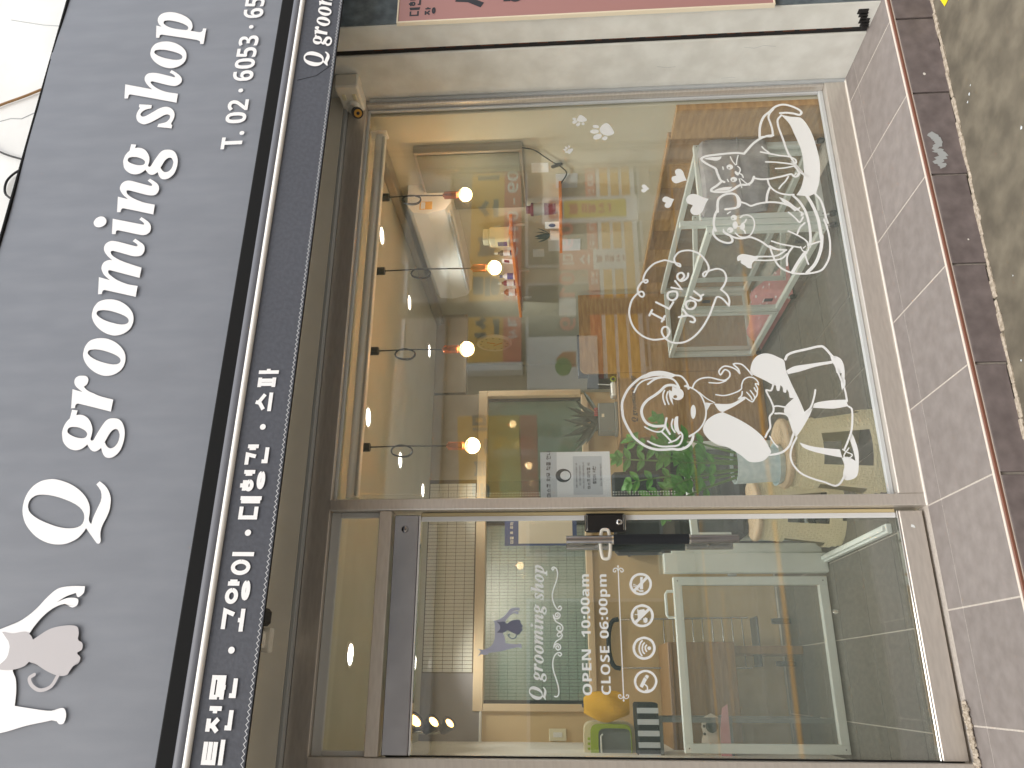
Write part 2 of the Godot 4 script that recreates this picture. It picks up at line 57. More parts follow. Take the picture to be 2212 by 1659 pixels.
# ---------------------------------------------------------------- shapes
class Shape:
	var v := PackedVector3Array()
	var n := PackedVector3Array()
	func tri(a: Vector3, b: Vector3, c: Vector3, na: Vector3, nb: Vector3, nc: Vector3) -> void:
		var g := (b - a).cross(c - a)
		if g.length_squared() < 1e-18:
			return
		if g.dot(na + nb + nc) < 0.0:
			v.append_array([a, b, c]); n.append_array([na, nb, nc])
		else:
			v.append_array([a, c, b]); n.append_array([na, nc, nb])
	func flat(a: Vector3, b: Vector3, c: Vector3, out: Vector3) -> void:
		var g := (b - a).cross(c - a).normalized()
		if g.dot(out) < 0.0:
			g = -g
		tri(a, b, c, g, g, g)
	func quad(a: Vector3, b: Vector3, c: Vector3, d: Vector3, out: Vector3) -> void:
		flat(a, b, c, out); flat(a, c, d, out)
	func quad_smooth(a: Vector3, b: Vector3, c: Vector3, d: Vector3, na: Vector3, nb: Vector3, nc: Vector3, nd: Vector3) -> void:
		tri(a, b, c, na, nb, nc); tri(a, c, d, na, nc, nd)
	# a box with chamfered edges; t turns and places it
	func box(centre: Vector3, size: Vector3, bevel := 0.0, t := Transform3D()) -> Shape:
		var h := size * 0.5
		var b := minf(bevel, minf(h.x, minf(h.y, h.z)) * 0.9)
		var ax := [Vector3.RIGHT, Vector3.UP, Vector3.BACK]
		for k in 3:
			for s in [-1.0, 1.0]:
				var i := (k + 1) % 3
				var j := (k + 2) % 3
				var o: Vector3 = ax[k] * s * h[k]
				var p: Vector3 = ax[i] * (h[i] - b)
				var q: Vector3 = ax[j] * (h[j] - b)
				var c := centre
				quad(t * (c + o - p - q), t * (c + o + p - q), t * (c + o + p + q), t * (c + o - p + q), t.basis * (ax[k] * s))
		if b > 0.0:
			for k in 3:
				var i := (k + 1) % 3
				var j := (k + 2) % 3
				for s in [-1.0, 1.0]:
					for u in [-1.0, 1.0]:
						var e: Vector3 = ax[k] * (h[k] - b)
						var p0: Vector3 = centre + ax[i] * s * h[i] + ax[j] * u * (h[j] - b)
						var p1: Vector3 = centre + ax[i] * s * (h[i] - b) + ax[j] * u * h[j]
						quad(t * (p0 - e), t * (p0 + e), t * (p1 + e), t * (p1 - e), t.basis * (ax[i] * s + ax[j] * u))
			for sx in [-1.0, 1.0]:
				for sy in [-1.0, 1.0]:
					for sz in [-1.0, 1.0]:
						var d := Vector3(sx, sy, sz)
						var q := centre + d * (h - Vector3(b, b, b))
						flat(t * (q + Vector3(sx * b, 0, 0)), t * (q + Vector3(0, sy * b, 0)), t * (q + Vector3(0, 0, sz * b)), t.basis * d)
		return self
	func span(a: Vector3, b: Vector3, bevel := 0.0) -> Shape:   # a box from corner to corner
		return box((a + b) * 0.5, (b - a).abs(), bevel)
	# a round bar along points
	func tube(p: PackedVector3Array, radius: float, seg := 8, caps := true, radius_end := -1.0) -> Shape:
		var side := Vector3.ZERO
		var rings := []
		for i in p.size():
			var d := (p[mini(i + 1, p.size() - 1)] - p[maxi(i - 1, 0)]).normalized()
			if side == Vector3.ZERO:
				side = d.cross(Vector3.UP if absf(d.y) < 0.9 else Vector3.RIGHT).normalized()
			side = (side - d * side.dot(d)).normalized()
			var up := d.cross(side)
			var ring := []
			var r := radius if radius_end < 0.0 else lerpf(radius, radius_end, float(i) / (p.size() - 1))
			for k in seg + 1:
				var a := TAU * k / seg
				var o := side * cos(a) + up * sin(a)
				ring.append([p[i] + o * r, o])
			rings.append(ring)
			if caps and (i == 0 or i == p.size() - 1):
				for k in seg:
					flat(p[i], ring[k][0], ring[k + 1][0], -d if i == 0 else d)
		for i in rings.size() - 1:
			for k in seg:
				var a: Array = rings[i][k]
				var b: Array = rings[i][k + 1]
				var c: Array = rings[i + 1][k + 1]
				var d: Array = rings[i + 1][k]
				quad_smooth(a[0], b[0], c[0], d[0], a[1], b[1], c[1], d[1])
		return self
	# a turned shape: profile of (radius, height) round the axis of t
	func lathe(profile: Array, t := Transform3D(), seg := 20, arc := TAU, smooth := true) -> Shape:
		for i in profile.size() - 1:
			var a: Vector2 = profile[i]
			var b: Vector2 = profile[i + 1]
			var na := Vector2(b.y - a.y, a.x - b.x).normalized()
			var n0 := na
			var n1 := na
			if smooth and i > 0 and profile[i - 1] != a:
				var z: Vector2 = profile[i - 1]
				var m := Vector2(a.y - z.y, z.x - a.x).normalized()
				if m.dot(na) > 0.6:
					n0 = (m + na).normalized()
			if smooth and i < profile.size() - 2 and profile[i + 2] != b:
				var z: Vector2 = profile[i + 2]
				var m := Vector2(z.y - b.y, b.x - z.x).normalized()
				if m.dot(na) > 0.6:
					n1 = (m + na).normalized()
			for k in seg:
				var u := arc * k / seg
				var w := arc * (k + 1) / seg
				var du := Vector3(cos(u), 0, sin(u))
				var dw := Vector3(cos(w), 0, sin(w))
				var bs := t.basis
				quad_smooth(t * (du * a.x + Vector3(0, a.y, 0)), t * (dw * a.x + Vector3(0, a.y, 0)), t * (dw * b.x + Vector3(0, b.y, 0)), t * (du * b.x + Vector3(0, b.y, 0)),
					bs * (du * n0.x + Vector3(0, n0.y, 0)), bs * (dw * n0.x + Vector3(0, n0.y, 0)), bs * (dw * n1.x + Vector3(0, n1.y, 0)), bs * (du * n1.x + Vector3(0, n1.y, 0)))
		return self
	# a flat outline with holes, z thick (0: a printed sheet), placed by t
	func outline(loops: Array, t := Transform3D(), thick := 0.0) -> Shape:
		var poly: PackedVector2Array = loops[0].duplicate()
		if Geometry2D.is_polygon_clockwise(poly):
			poly.reverse()
		for k in range(1, loops.size()):
			var hole: PackedVector2Array = loops[k].duplicate()
			if not Geometry2D.is_polygon_clockwise(hole):
				hole.reverse()
			var best := INF
			var bi := 0
			var bj := 0
			for i in poly.size():
				for j in hole.size():
					var d := poly[i].distance_squared_to(hole[j])
					if d < best:
						best = d; bi = i; bj = j
			var joined := poly.slice(0, bi + 1)
			for j in hole.size() + 1:
				joined.append(hole[(bj + j) % hole.size()])
			joined.append_array(poly.slice(bi))
			poly = joined
		var ix := Geometry2D.triangulate_polygon(poly)
		var out := t.basis * Vector3.BACK
		for i in range(0, ix.size(), 3):
			var a := poly[ix[i]]
			var b := poly[ix[i + 1]]
			var c := poly[ix[i + 2]]
			flat(t * Vector3(a.x, a.y, thick), t * Vector3(b.x, b.y, thick), t * Vector3(c.x, c.y, thick), out)
		if thick > 0.0:
			for loop in loops:
				var q: PackedVector2Array = loop
				var cw := Geometry2D.is_polygon_clockwise(q)
				var hole_loop: bool = loop != loops[0]
				for i in q.size():
					var a := q[i]
					var b := q[(i + 1) % q.size()]
					var e := Vector2(b.y - a.y, a.x - b.x)
					if cw != hole_loop:
						e = -e
					quad(t * Vector3(a.x, a.y, 0), t * Vector3(b.x, b.y, 0), t * Vector3(b.x, b.y, thick), t * Vector3(a.x, a.y, thick), t.basis * Vector3(e.x, e.y, 0))
		return self
	# a painted line of even width; it rises a hair along its way so that it can cross itself
	func ribbon(p: PackedVector2Array, width: float, t := Transform3D(), rise := 0.0003, round_ends := true) -> Shape:
		var h := width * 0.5
		var l := PackedVector3Array()
		var r := PackedVector3Array()
		for i in p.size():
			var d0 := (p[i] - p[maxi(i - 1, 0)]).normalized()
			var d1 := (p[mini(i + 1, p.size() - 1)] - p[i]).normalized()
			if d0 == Vector2.ZERO: d0 = d1
			if d1 == Vector2.ZERO: d1 = d0
			var m := d0 + d1
			m = d0 if m.length() < 0.2 else m.normalized()
			var side := Vector2(-m.y, m.x)
			var k := minf(h / maxf(0.45, absf(m.dot(d0))), h * 1.9)
			var z := rise * i / maxf(1.0, p.size() - 1.0)
			l.append(Vector3(p[i].x + side.x * k, p[i].y + side.y * k, z))
			r.append(Vector3(p[i].x - side.x * k, p[i].y - side.y * k, z))
		var out := t.basis * Vector3.BACK
		for i in p.size() - 1:
			quad(t * l[i], t * r[i], t * r[i + 1], t * l[i + 1], out)
		if round_ends:
			for e in [0, p.size() - 1]:
				var c := (l[e] + r[e]) * 0.5
				var a := l[e] - c
				var dir := Vector3(a.y, -a.x, 0) * (-1.0 if e == 0 else 1.0)
				for k in 6:
					var u := PI * k / 6
					var w := PI * (k + 1) / 6
					flat(t * c, t * (c + a * cos(u) + dir * sin(u)), t * (c + a * cos(w) + dir * sin(w)), out)
		return self
	func add(other: Shape, t := Transform3D()) -> Shape:
		for i in other.v.size():
			v.append(t * other.v[i]); n.append((t.basis * other.n[i]).normalized())
		return self
	func mesh() -> ArrayMesh:
		var a := []
		a.resize(Mesh.ARRAY_MAX)
		a[Mesh.ARRAY_VERTEX] = v
		a[Mesh.ARRAY_NORMAL] = n
		var m := ArrayMesh.new()
		m.add_surface_from_arrays(Mesh.PRIMITIVE_TRIANGLES, a)
		return m

func S() -> Shape:
	return Shape.new()

func V(x: float, y: float, z: float) -> Vector3:
	return Vector3(x, y, z)

func T(o: Vector3, rx := 0.0, ry := 0.0, rz := 0.0) -> Transform3D:
	return Transform3D(Basis.from_euler(Vector3(deg_to_rad(rx), deg_to_rad(ry), deg_to_rad(rz))), o)

# ---------------------------------------------------------------- objects
func numbered(called: String) -> String:
	used[called] = used.get(called, 0) + 1
	return called if used[called] == 1 else "%s_%03d" % [called, used[called] - 1]

func thing(called: String, label: String, category: String, at := Vector3.ZERO, group := "") -> Node3D:
	var o := Node3D.new()
	o.name = numbered(called)
	add_child(o)
	o.position = at
	tag(o, label, category, group)
	return o

func tag(o: Node, label: String, category: String, group := "") -> void:
	o.set_meta("label", label)
	o.set_meta("category", category)
	if group:
		o.set_meta("group", group)

func obj(called: String, s: Shape, m: Material, parent: Node = self) -> MeshInstance3D:
	var o := MeshInstance3D.new()
	o.name = numbered(called) if parent == self else called
	o.mesh = s.mesh()
	o.material_override = m
	parent.add_child(o, true)
	return o

func inst(called: String, mesh: Mesh, m: Material, parent: Node, at := Transform3D()) -> MeshInstance3D:
	var o := MeshInstance3D.new()
	o.name = called
	o.mesh = mesh
	o.material_override = m
	o.transform = at
	parent.add_child(o, true)
	return o

func struct(called: String, s: Shape, m: Material) -> MeshInstance3D:
	var o := obj(called, s, m)
	o.set_meta("kind", "structure")
	return o

# ---------------------------------------------------------------- materials
func C(r: int, g: int, b: int) -> Color:
	return Color8(r, g, b)

func mat(called: String, c: Color, rough := 0.6, metal := 0.0) -> StandardMaterial3D:
	var m := StandardMaterial3D.new()
	m.resource_name = called
	m.albedo_color = c
	m.roughness = rough
	m.metallic = metal
	M[called] = m
	return m

# grain: a seamless noise picture between two colours
func grain(sd: int, freq: float, lo: Color, hi: Color, size := 256, octaves := 4, squeeze := 1.0, stretch := Vector2.ONE) -> ImageTexture:
	var f := FastNoiseLite.new()
	f.seed = sd
	f.noise_type = FastNoiseLite.TYPE_SIMPLEX_SMOOTH
	f.frequency = freq
	f.fractal_octaves = octaves
	var raw := f.get_seamless_image(size, size)
	var im := Image.create(size, size, false, Image.FORMAT_RGB8)
	for y in size:
		for x in size:
			var k := raw.get_pixel(int(x * stretch.x) % size, int(y * stretch.y) % size).r
			k = clampf((k - 0.5) * squeeze + 0.5, 0.0, 1.0)
			im.set_pixel(x, y, lo.lerp(hi, k))
	return ImageTexture.create_from_image(im)

func textured(called: String, t: Texture2D, rough: float, metres: float, metal := 0.0, bump: Texture2D = null, depth := 0.0, world := true) -> StandardMaterial3D:
	var m := mat(called, Color.WHITE, rough, metal)
	m.albedo_texture = t
	m.uv1_triplanar = true
	m.uv1_world_triplanar = world
	m.uv1_scale = Vector3.ONE / metres
	if bump:
		m.heightmap_enabled = true
		m.heightmap_texture = bump
		m.heightmap_scale = depth
	return m

func lit(called: String, c: Color, energy: float) -> StandardMaterial3D:
	var m := mat(called, c, 0.4)
	m.emission_enabled = true
	m.emission = c
	m.emission_energy_multiplier = energy
	return m

# ---------------------------------------------------------------- drawing
# mm pairs to metres; a doubled point is a corner, the rest is smoothed
func curve(mm: Array, closed: bool, steps := 4) -> PackedVector2Array:
	var p := PackedVector2Array()
	for i in range(0, mm.size(), 2):
		p.append(Vector2(mm[i], mm[i + 1]) * 0.001)
	var q := PackedVector2Array()
	var sharp := []
	for i in p.size():
		if q.size() and q[q.size() - 1] == p[i]:
			sharp[q.size() - 1] = true
		else:
			q.append(p[i]); sharp.append(false)
	var out := PackedVector2Array()
	var n := q.size()
	for i in (n if closed else n - 1):
		var a := q[i]
		var b := q[(i + 1) % n]
		var has_before: bool = (closed or i > 0) and not sharp[i]
		var has_after: bool = (closed or i < n - 2) and not sharp[(i + 1) % n]
		var z := q[(i - 1 + n) % n] if has_before else a * 2.0 - b
		var c := q[(i + 2) % n] if has_after else b * 2.0 - a
		out.append(a)
		if (sharp[i] and sharp[(i + 1) % n]):
			continue
		# tangents in proportion to the gaps, so that uneven points do not overshoot
		var l := a.distance_to(b)
		var ta := (b - z) * (l / maxf(1e-6, a.distance_to(z) + l)) if has_before else (b - a)
		var tb := (c - a) * (l / maxf(1e-6, b.distance_to(c) + l)) if has_after else (b - a)
		for k in range(1, steps):
			var t := float(k) / steps
			var t2 := t * t
			var t3 := t2 * t
			out.append(a * (2 * t3 - 3 * t2 + 1) + ta * (t3 - 2 * t2 + t) + b * (-2 * t3 + 3 * t2) + tb * (t3 - t2))
	if not closed:
		out.append(q[n - 1])
	return out

func glyph(s: Shape, ch: String, t: Transform3D, steps := 4) -> void:
	var loops := []
	for c in GLYPH[ch]:
		loops.append(curve(c, true, steps))
	s.outline(loops, t)

# the shop's name in its own italic letters; from and to pick letters of LAYOUT
func shop_name(t: Transform3D, from := 0, to := 14, steps := 4) -> Shape:
	var s := S()
	for k in range(from, to):
		glyph(s, LAYOUT[k][0], t * Transform3D(Basis(), V(LAYOUT[k][1] * 0.001, 0, 0)), steps)
	return s

func drawing(key: String, t := Transform3D(), lift := 0.0001, steps := 4) -> Shape:
	var s := S()
	var z := 0.0
	for f in DECAL_FILL.get(key, []):
		var loops := []
		for c in f:
			loops.append(curve(c, true, steps))
		s.outline(loops, t * Transform3D(Basis(), V(0, 0, z)))
		z += lift
	for l in DECAL_STROKE.get(key, []):
		s.ribbon(curve(l.slice(1), false, steps), l[0] * 0.001, t * Transform3D(Basis(), V(0, 0, z)), lift)
		z += lift
	return s

# Latin lettering from the fonts at hand, fitted into w x h from its lower left corner
func words(text: String, font: String, weight: int, w: float, h: float, t: Transform3D, slant := 0.0) -> Shape:
	var f := SystemFont.new()
	f.font_names = PackedStringArray([font])
	f.font_weight = weight
	var tm := TextMesh.new()
	tm.text = text
	tm.font = f
	tm.font_size = 48
	tm.depth = 0.0
	tm.curve_step = 1.0
	var a := tm.get_mesh_arrays()
	var p: PackedVector3Array = a[Mesh.ARRAY_VERTEX]
	var ix: PackedInt32Array = a[Mesh.ARRAY_INDEX] if a[Mesh.ARRAY_INDEX] != null else PackedInt32Array(range(p.size()))
	var lo := V(INF, INF, 0)
	var hi := V(-INF, -INF, 0)
	for q in p:
		lo = lo.min(q); hi = hi.max(q)
	var s := S()
	var out := t.basis * Vector3.BACK
	for i in range(0, ix.size(), 3):
		var c := []
		for k in 3:
			var q := p[ix[i + k]]
			var y := (q.y - lo.y) / (hi.y - lo.y) * h
			c.append(t * V((q.x - lo.x) / (hi.x - lo.x) * w + slant * y, y, 0))
		s.flat(c[0], c[1], c[2], out)
	return s

# Hangul: each syllable is taken apart into its letters, which are drawn as strokes in their boxes
const CHO := ["ㄱ","ㄲ","ㄴ","ㄷ","ㄸ","ㄹ","ㅁ","ㅂ","ㅃ","ㅅ","ㅆ","ㅇ","ㅈ","ㅉ","ㅊ","ㅋ","ㅌ","ㅍ","ㅎ"]
const JONG := ["","ㄱ","ㄲ","ㄱ","ㄴ","ㄴ","ㄴ","ㄷ","ㄹ","ㄹ","ㄹ","ㄹ","ㄹ","ㄹ","ㄹ","ㄹ","ㅁ","ㅂ","ㅂ","ㅅ","ㅆ","ㅇ","ㅈ","ㅊ","ㅋ","ㅌ","ㅍ","ㅎ"]
const STROKES := {
	"ㄱ": [[0,1,1,1,.8,0]], "ㄴ": [[0,1,0,0,1,0]], "ㄷ": [[1,1,0,1,0,0,1,0]], "ㄹ": [[0,1,1,1,1,.5,0,.5,0,0,1,0]], "ㅁ": [[0,0,0,1,1,1,1,0,0,0]],
	"ㅂ": [[0,1,0,0,1,0,1,1],[0,.5,1,.5]], "ㅅ": [[.5,1,.42,.5,0,0],[.5,.6,1,0]], "ㅈ": [[0,1,1,1],[.5,1,.42,.5,0,0],[.5,.55,1,0]], "ㅊ": [[.3,1.15,.7,1.15],[0,.82,1,.82],[.5,.82,.42,.4,0,0],[.5,.45,1,0]],
	"ㅋ": [[0,1,1,1,.8,0],[0,.52,.9,.52]], "ㅌ": [[1,1,0,1,0,0,1,0],[0,.5,1,.5]], "ㅍ": [[0,1,1,1],[0,0,1,0],[.3,1,.3,0],[.7,1,.7,0]], "ㅇ": [[-1]], "ㅎ": [[.3,1.12,.7,1.12],[0,.85,1,.85],[-2]],
	"ㅏ": [[.3,1,.3,0],[.3,.52,1,.52]], "ㅐ": [[.15,.95,.15,.05],[.75,1,.75,0],[.15,.5,.75,.5]], "ㅑ": [[.3,1,.3,0],[.3,.66,1,.66],[.3,.38,1,.38]], "ㅓ": [[.75,1,.75,0],[0,.52,.75,.52]], "ㅔ": [[.45,.95,.45,.05],[.95,1,.95,0],[0,.5,.45,.5]],
	"ㅕ": [[.75,1,.75,0],[0,.66,.75,.66],[0,.4,.75,.4]], "ㅣ": [[.5,1,.5,0]], "ㅗ": [[.5,1,.5,0],[0,0,1,0]], "ㅛ": [[.33,1,.33,0],[.67,1,.67,0],[0,0,1,0]], "ㅜ": [[0,1,1,1],[.5,1,.5,-.1]], "ㅠ": [[0,1,1,1],[.33,1,.33,-.1],[.67,1,.67,-.1]], "ㅡ": [[0,.5,1,.5]],
}
const JUNG := ["ㅏ","ㅐ","ㅑ","ㅐ","ㅓ","ㅔ","ㅕ","ㅔ","ㅗ","ㅗㅏ","ㅗㅐ","ㅗㅣ","ㅛ","ㅜ","ㅜㅓ","ㅜㅔ","ㅜㅣ","ㅠ","ㅡ","ㅡㅣ","ㅣ"]
func jamo(s: Shape, j: String, b: Rect2, wgt: float, t: Transform3D, z: float) -> float:
	for st in STROKES.get(j, []):
		var p := PackedVector2Array()
		if st[0] < 0:
			var r := Rect2(b.position, b.size) if st[0] > -1.5 else Rect2(b.position + Vector2(b.size.x * 0.12, 0), Vector2(b.size.x * 0.76, b.size.y * 0.6))
			for k in 25:
				p.append(r.position + r.size * 0.5 + Vector2(cos(TAU * k / 24), sin(TAU * k / 24)) * r.size * 0.5)
		else:
			for k in range(0, st.size(), 2):
				p.append(b.position + b.size * Vector2(st[k], st[k + 1]))
		s.ribbon(p, wgt, t * Transform3D(Basis(), V(0, 0, z)), 0.00012, false)
		z += 0.00015
	return z
func hangul(text: String, size: float, wgt: float, t: Transform3D, pitch := 1.0, squeeze := 1.0) -> Shape:
	var s := S()
	var x := 0.0
	for ch in text:
		var code := ch.unicode_at(0) - 0xAC00
		if code < 0 or code > 11171:
			if ch == "·" or ch == ".":
				var c := PackedVector2Array()
				for k in 14:
					c.append(Vector2(cos(TAU * k / 14), sin(TAU * k / 14)) * size * 0.11)
				s.outline([c], t * Transform3D(Basis(), V(x + size * 0.2, size * (0.45 if ch == "·" else 0.08), 0)))
			x += size * 0.42
			continue
		var cho: String = CHO[code / 588]
		var v: String = JUNG[(code % 588) / 28]
		var jong: String = JONG[code % 28]
		var low := "ㅗㅛㅜㅠㅡ".contains(v[0])
		var tall := v.length() > 1 or not low
		var f := jong != ""
		var k := size
		var g := wgt * 0.5
		var q := squeeze
		var box := func(x0: float, y0: float, x1: float, y1: float) -> Rect2:
			return Rect2(Vector2(x + (x0 * k + g) * q, y0 * k + g), Vector2(((x1 - x0) * k - wgt) * q, (y1 - y0) * k - wgt))
		var z := 0.0
		if not low:
			z = jamo(s, cho, box.call(0.0, 0.45 if f else 0.12, 0.6, 0.97 if f else 0.9), wgt, t, z)
			z = jamo(s, v, box.call(0.62, 0.38 if f else -0.04, 1.0, 1.0), wgt, t, z)
		elif not tall:
			z = jamo(s, cho, box.call(0.08, 0.62 if f else 0.42, 0.92, 1.0 if f else 0.95), wgt, t, z)
			z = jamo(s, v, box.call(0.0, 0.36 if f else 0.08, 1.0, 0.62 if f else 0.4), wgt, t, z)
		else:
			z = jamo(s, cho, box.call(0.06, 0.58 if f else 0.46, 0.64, 0.98), wgt, t, z)
			z = jamo(s, v[0], box.call(0.0, 0.34 if f else 0.12, 0.7, 0.58 if f else 0.44), wgt, t, z)
			z = jamo(s, v[1], box.call(0.68, 0.34 if f else -0.04, 1.0, 1.0), wgt, t, z)
		if f:
			jamo(s, jong, box.call(0.14, 0.0, 0.9, 0.34), wgt, t, z)
		x += size * pitch * squeeze
	return s
# ---------------------------------------------------------------- the scene
func _ready() -> void:
	rng.seed = 7
	camera_and_light()
	make_materials()
	ground()
	shop_shell()
	shop_front()
	signs()
	stickers()
	room_fixtures()
	counter_side()
	kennel_side()
	door_side()
	across_the_street()

func camera_and_light() -> void:
	var cam := Camera3D.new()
	cam.name = "camera"
	add_child(cam)
	# image right is the shop's down, image up is the shop's right
	var down := V(0.00384692, -0.99787013, -0.06511833)
	var right := V(0.93247054, -0.0199432, 0.3606951)
	var ahead := V(0.36122554, 0.06210849, -0.93040779)
	cam.transform = Transform3D(Basis(down, right, -ahead).orthonormalized(), V(-0.71465, 1.45933, 3.20792))
	cam.fov = 53.06
	cam.near = 0.05
	cam.far = 200.0
	cam.current = true
	var e := Environment.new()
	e.background_mode = Environment.BG_SKY
	var sm := ProceduralSkyMaterial.new()
	sm.sky_top_color = C(228, 236, 248)
	sm.sky_horizon_color = C(246, 247, 248)
	sm.sky_curve = 0.3
	sm.ground_horizon_color = C(150, 148, 144)
	sm.ground_bottom_color = C(110, 108, 104)
	sm.sky_energy_multiplier = 1.0
	sm.sun_angle_max = 0.0
	var sky := Sky.new()
	sky.sky_material = sm
	e.sky = sky
	e.tonemap_mode = Environment.TONE_MAPPER_LINEAR
	e.tonemap_exposure = 1.9
	e.sdfgi_enabled = true
	e.ssao_enabled = true
	e.ssil_enabled = true
	var we := WorldEnvironment.new()
	we.name = "surroundings"
	we.environment = e
	add_child(we)
	var sun := DirectionalLight3D.new()
	sun.name = "sun"
	sun.light_energy = 0.5
	sun.light_color = C(255, 250, 242)
	sun.light_angular_distance = 40.0
	sun.shadow_enabled = true
	add_child(sun)
	sun.look_at_from_position(V(-3, 10, 5), V(0, 0, 0))

func make_materials() -> void:
	# out of doors
	textured("concrete", grain(3, 0.02, C(92, 86, 75), C(120, 113, 99), 512, 6, 1.5), 0.9, 1.7, 0.0, grain(5, 0.06, Color.BLACK, Color.WHITE, 256, 4), 0.06)
	textured("lane_concrete", grain(6, 0.03, C(122, 120, 115), C(150, 148, 142), 256, 5, 1.6), 0.9, 1.5)
	textured("asphalt", grain(4, 0.05, C(88, 87, 84), C(108, 107, 103), 256, 5, 1.5), 0.92, 0.9)
	for k in 4:
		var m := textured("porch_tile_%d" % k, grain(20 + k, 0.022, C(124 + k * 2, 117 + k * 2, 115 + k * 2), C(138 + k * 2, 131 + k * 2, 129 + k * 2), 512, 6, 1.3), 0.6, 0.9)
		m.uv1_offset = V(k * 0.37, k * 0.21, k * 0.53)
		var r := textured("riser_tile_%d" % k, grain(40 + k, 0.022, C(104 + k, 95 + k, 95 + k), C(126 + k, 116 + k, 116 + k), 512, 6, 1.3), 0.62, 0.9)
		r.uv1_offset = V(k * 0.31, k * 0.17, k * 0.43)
		var f := textured("floor_tile_%d" % k, grain(60 + k, 0.02, C(82 + k, 79 + k, 73 + k), C(100 + k, 96 + k, 89 + k), 512, 5, 1.4, Vector2(2, 1)), 0.38, 0.7)
		f.uv1_offset = V(k * 0.41, k * 0.23, k * 0.19)
	textured("grout", grain(11, 0.08, C(176, 168, 161), C(198, 191, 184), 128), 0.9, 0.2)
	textured("floor_grout", grain(12, 0.08, C(172, 166, 154), C(196, 190, 178), 128), 0.9, 0.2)
	textured("mortar", grain(13, 0.05, C(150, 138, 122), C(205, 194, 180), 128, 4, 1.6), 0.95, 0.2, 0.0, grain(14, 0.07, Color.BLACK, Color.WHITE, 128), 0.6)
	mat("brown_trim", C(128, 82, 66), 0.5)
	mat("cream_trim", C(220, 208, 198), 0.6)
	var plaster := grain(15, 0.012, C(214, 213, 206), C(228, 228, 222), 512, 6, 1.6)
	textured("white_paint", plaster, 0.75, 1.1, 0.0, grain(16, 0.03, Color.BLACK, Color.WHITE, 256, 4), 0.03)
	textured("upper_paint", grain(17, 0.01, C(238, 238, 236), C(250, 250, 249), 256, 5, 1.5), 0.8, 1.6)
	textured("cream_paint", grain(18, 0.014, C(230, 226, 214), C(238, 234, 223), 256, 5, 1.4), 0.7, 1.2)
	mat("caulk", C(176, 180, 182), 0.6)
	mat("white_caulk", C(236, 232, 226), 0.6)
	mat("crack_dark", C(34, 32, 32), 0.9)
	mat("rust", C(96, 56, 38), 0.9)
	# metal
	var brushed := grain(19, 0.03, C(210, 204, 197), C(222, 216, 209), 256, 3, 1.2, Vector2(1, 6))
	textured("steel", brushed, 0.36, 0.8, 0.6)
	textured("steel_bright", grain(21, 0.03, C(158, 158, 162), C(172, 172, 176), 128, 3), 0.18, 0.6, 1.0)
	mat("chrome", C(225, 224, 222), 0.08, 1.0)
	mat("aluminium", C(205, 206, 206), 0.35, 0.6)
	mat("bead", C(196, 200, 202), 0.45)
	mat("rubber", C(28, 28, 28), 0.7)
	mat("seal", C(226, 228, 230), 0.4)
	mat("cream_strip", C(204, 188, 146), 0.5)
	# glass
	var g := mat("glass", Color(0.80, 0.90, 0.86, 0.02), 0.0)
	g.transparency = BaseMaterial3D.TRANSPARENCY_ALPHA
	g.metallic_specular = 0.5
	var tg := mat("teal_glass", Color(0.16, 0.50, 0.45, 0.26), 0.03)
	tg.transparency = BaseMaterial3D.TRANSPARENCY_ALPHA
	var ag := mat("acrylic", Color(0.86, 0.93, 0.90, 0.06), 0.02)
	ag.transparency = BaseMaterial3D.TRANSPARENCY_ALPHA
	mat("amber_film", C(214, 160, 62), 0.25)
	mat("glass_edge", C(120, 168, 160), 0.15)
	# signs
	textured("sign_sheet", grain(23, 0.006, C(126, 130, 139), C(133, 137, 146), 512, 3, 1.3, Vector2(4, 1)), 0.42, 1.4)
	mat("sign_print", C(250, 250, 252), 0.5)
	mat("sign_pale", C(196, 192, 195), 0.5)
	textured("valance_cloth", grain(24, 0.05, C(72, 75, 84), C(84, 87, 97), 256, 3), 0.6, 0.3, 0.0, grain(25, 0.2, Color.BLACK, Color.WHITE, 128, 2), 0.03)
	mat("case_black", C(6, 7, 9), 0.95)
	mat("roll_cloth", C(108, 110, 118), 0.55)
	mat("awning_bar", C(252, 250, 247), 0.3)
	mat("stitch", C(200, 202, 206), 0.7)
	var v := mat("vinyl", C(246, 249, 251), 0.45)
	mat("vinyl_lilac", C(188, 192, 212), 0.45)
	mat("vinyl_slate", C(120, 124, 146), 0.45)
	mat("pink_sheet", C(176, 130, 127), 0.5)
	mat("cream_edge", C(236, 224, 200), 0.5)
	mat("ink", C(48, 50, 58), 0.6)
	textured("slate_wall", grain(26, 0.02, C(82, 92, 98), C(112, 124, 130), 256, 4, 1.5), 0.8, 0.5)
	# indoors
	textured("ceiling", grain(27, 0.02, C(196, 196, 182), C(204, 204, 191), 128, 3), 0.85, 1.0)
	textured("wall_paint", grain(28, 0.015, C(196, 192, 172), C(206, 202, 183), 128, 3), 0.75, 1.0)
	textured("grey_wall", grain(29, 0.02, C(150, 142, 128), C(164, 156, 142), 128, 3), 0.5, 0.8)
	mat("lilac_wall", C(142, 136, 136), 0.7)
	mat("beige_wall", C(212, 184, 136), 0.6)
	mat("beige_trim", C(222, 196, 158), 0.5)
	mat("glazed_white", C(222, 218, 204), 0.12)
	mat("tile_joint", C(96, 84, 68), 0.9)
	textured("wood", grain(30, 0.016, C(158, 118, 66), C(184, 144, 88), 256, 5, 1.6, Vector2(1, 7)), 0.4, 0.9)
	textured("wood_dark", grain(31, 0.016, C(138, 102, 60), C(158, 120, 74), 256, 5, 1.6, Vector2(1, 7)), 0.45, 0.9)
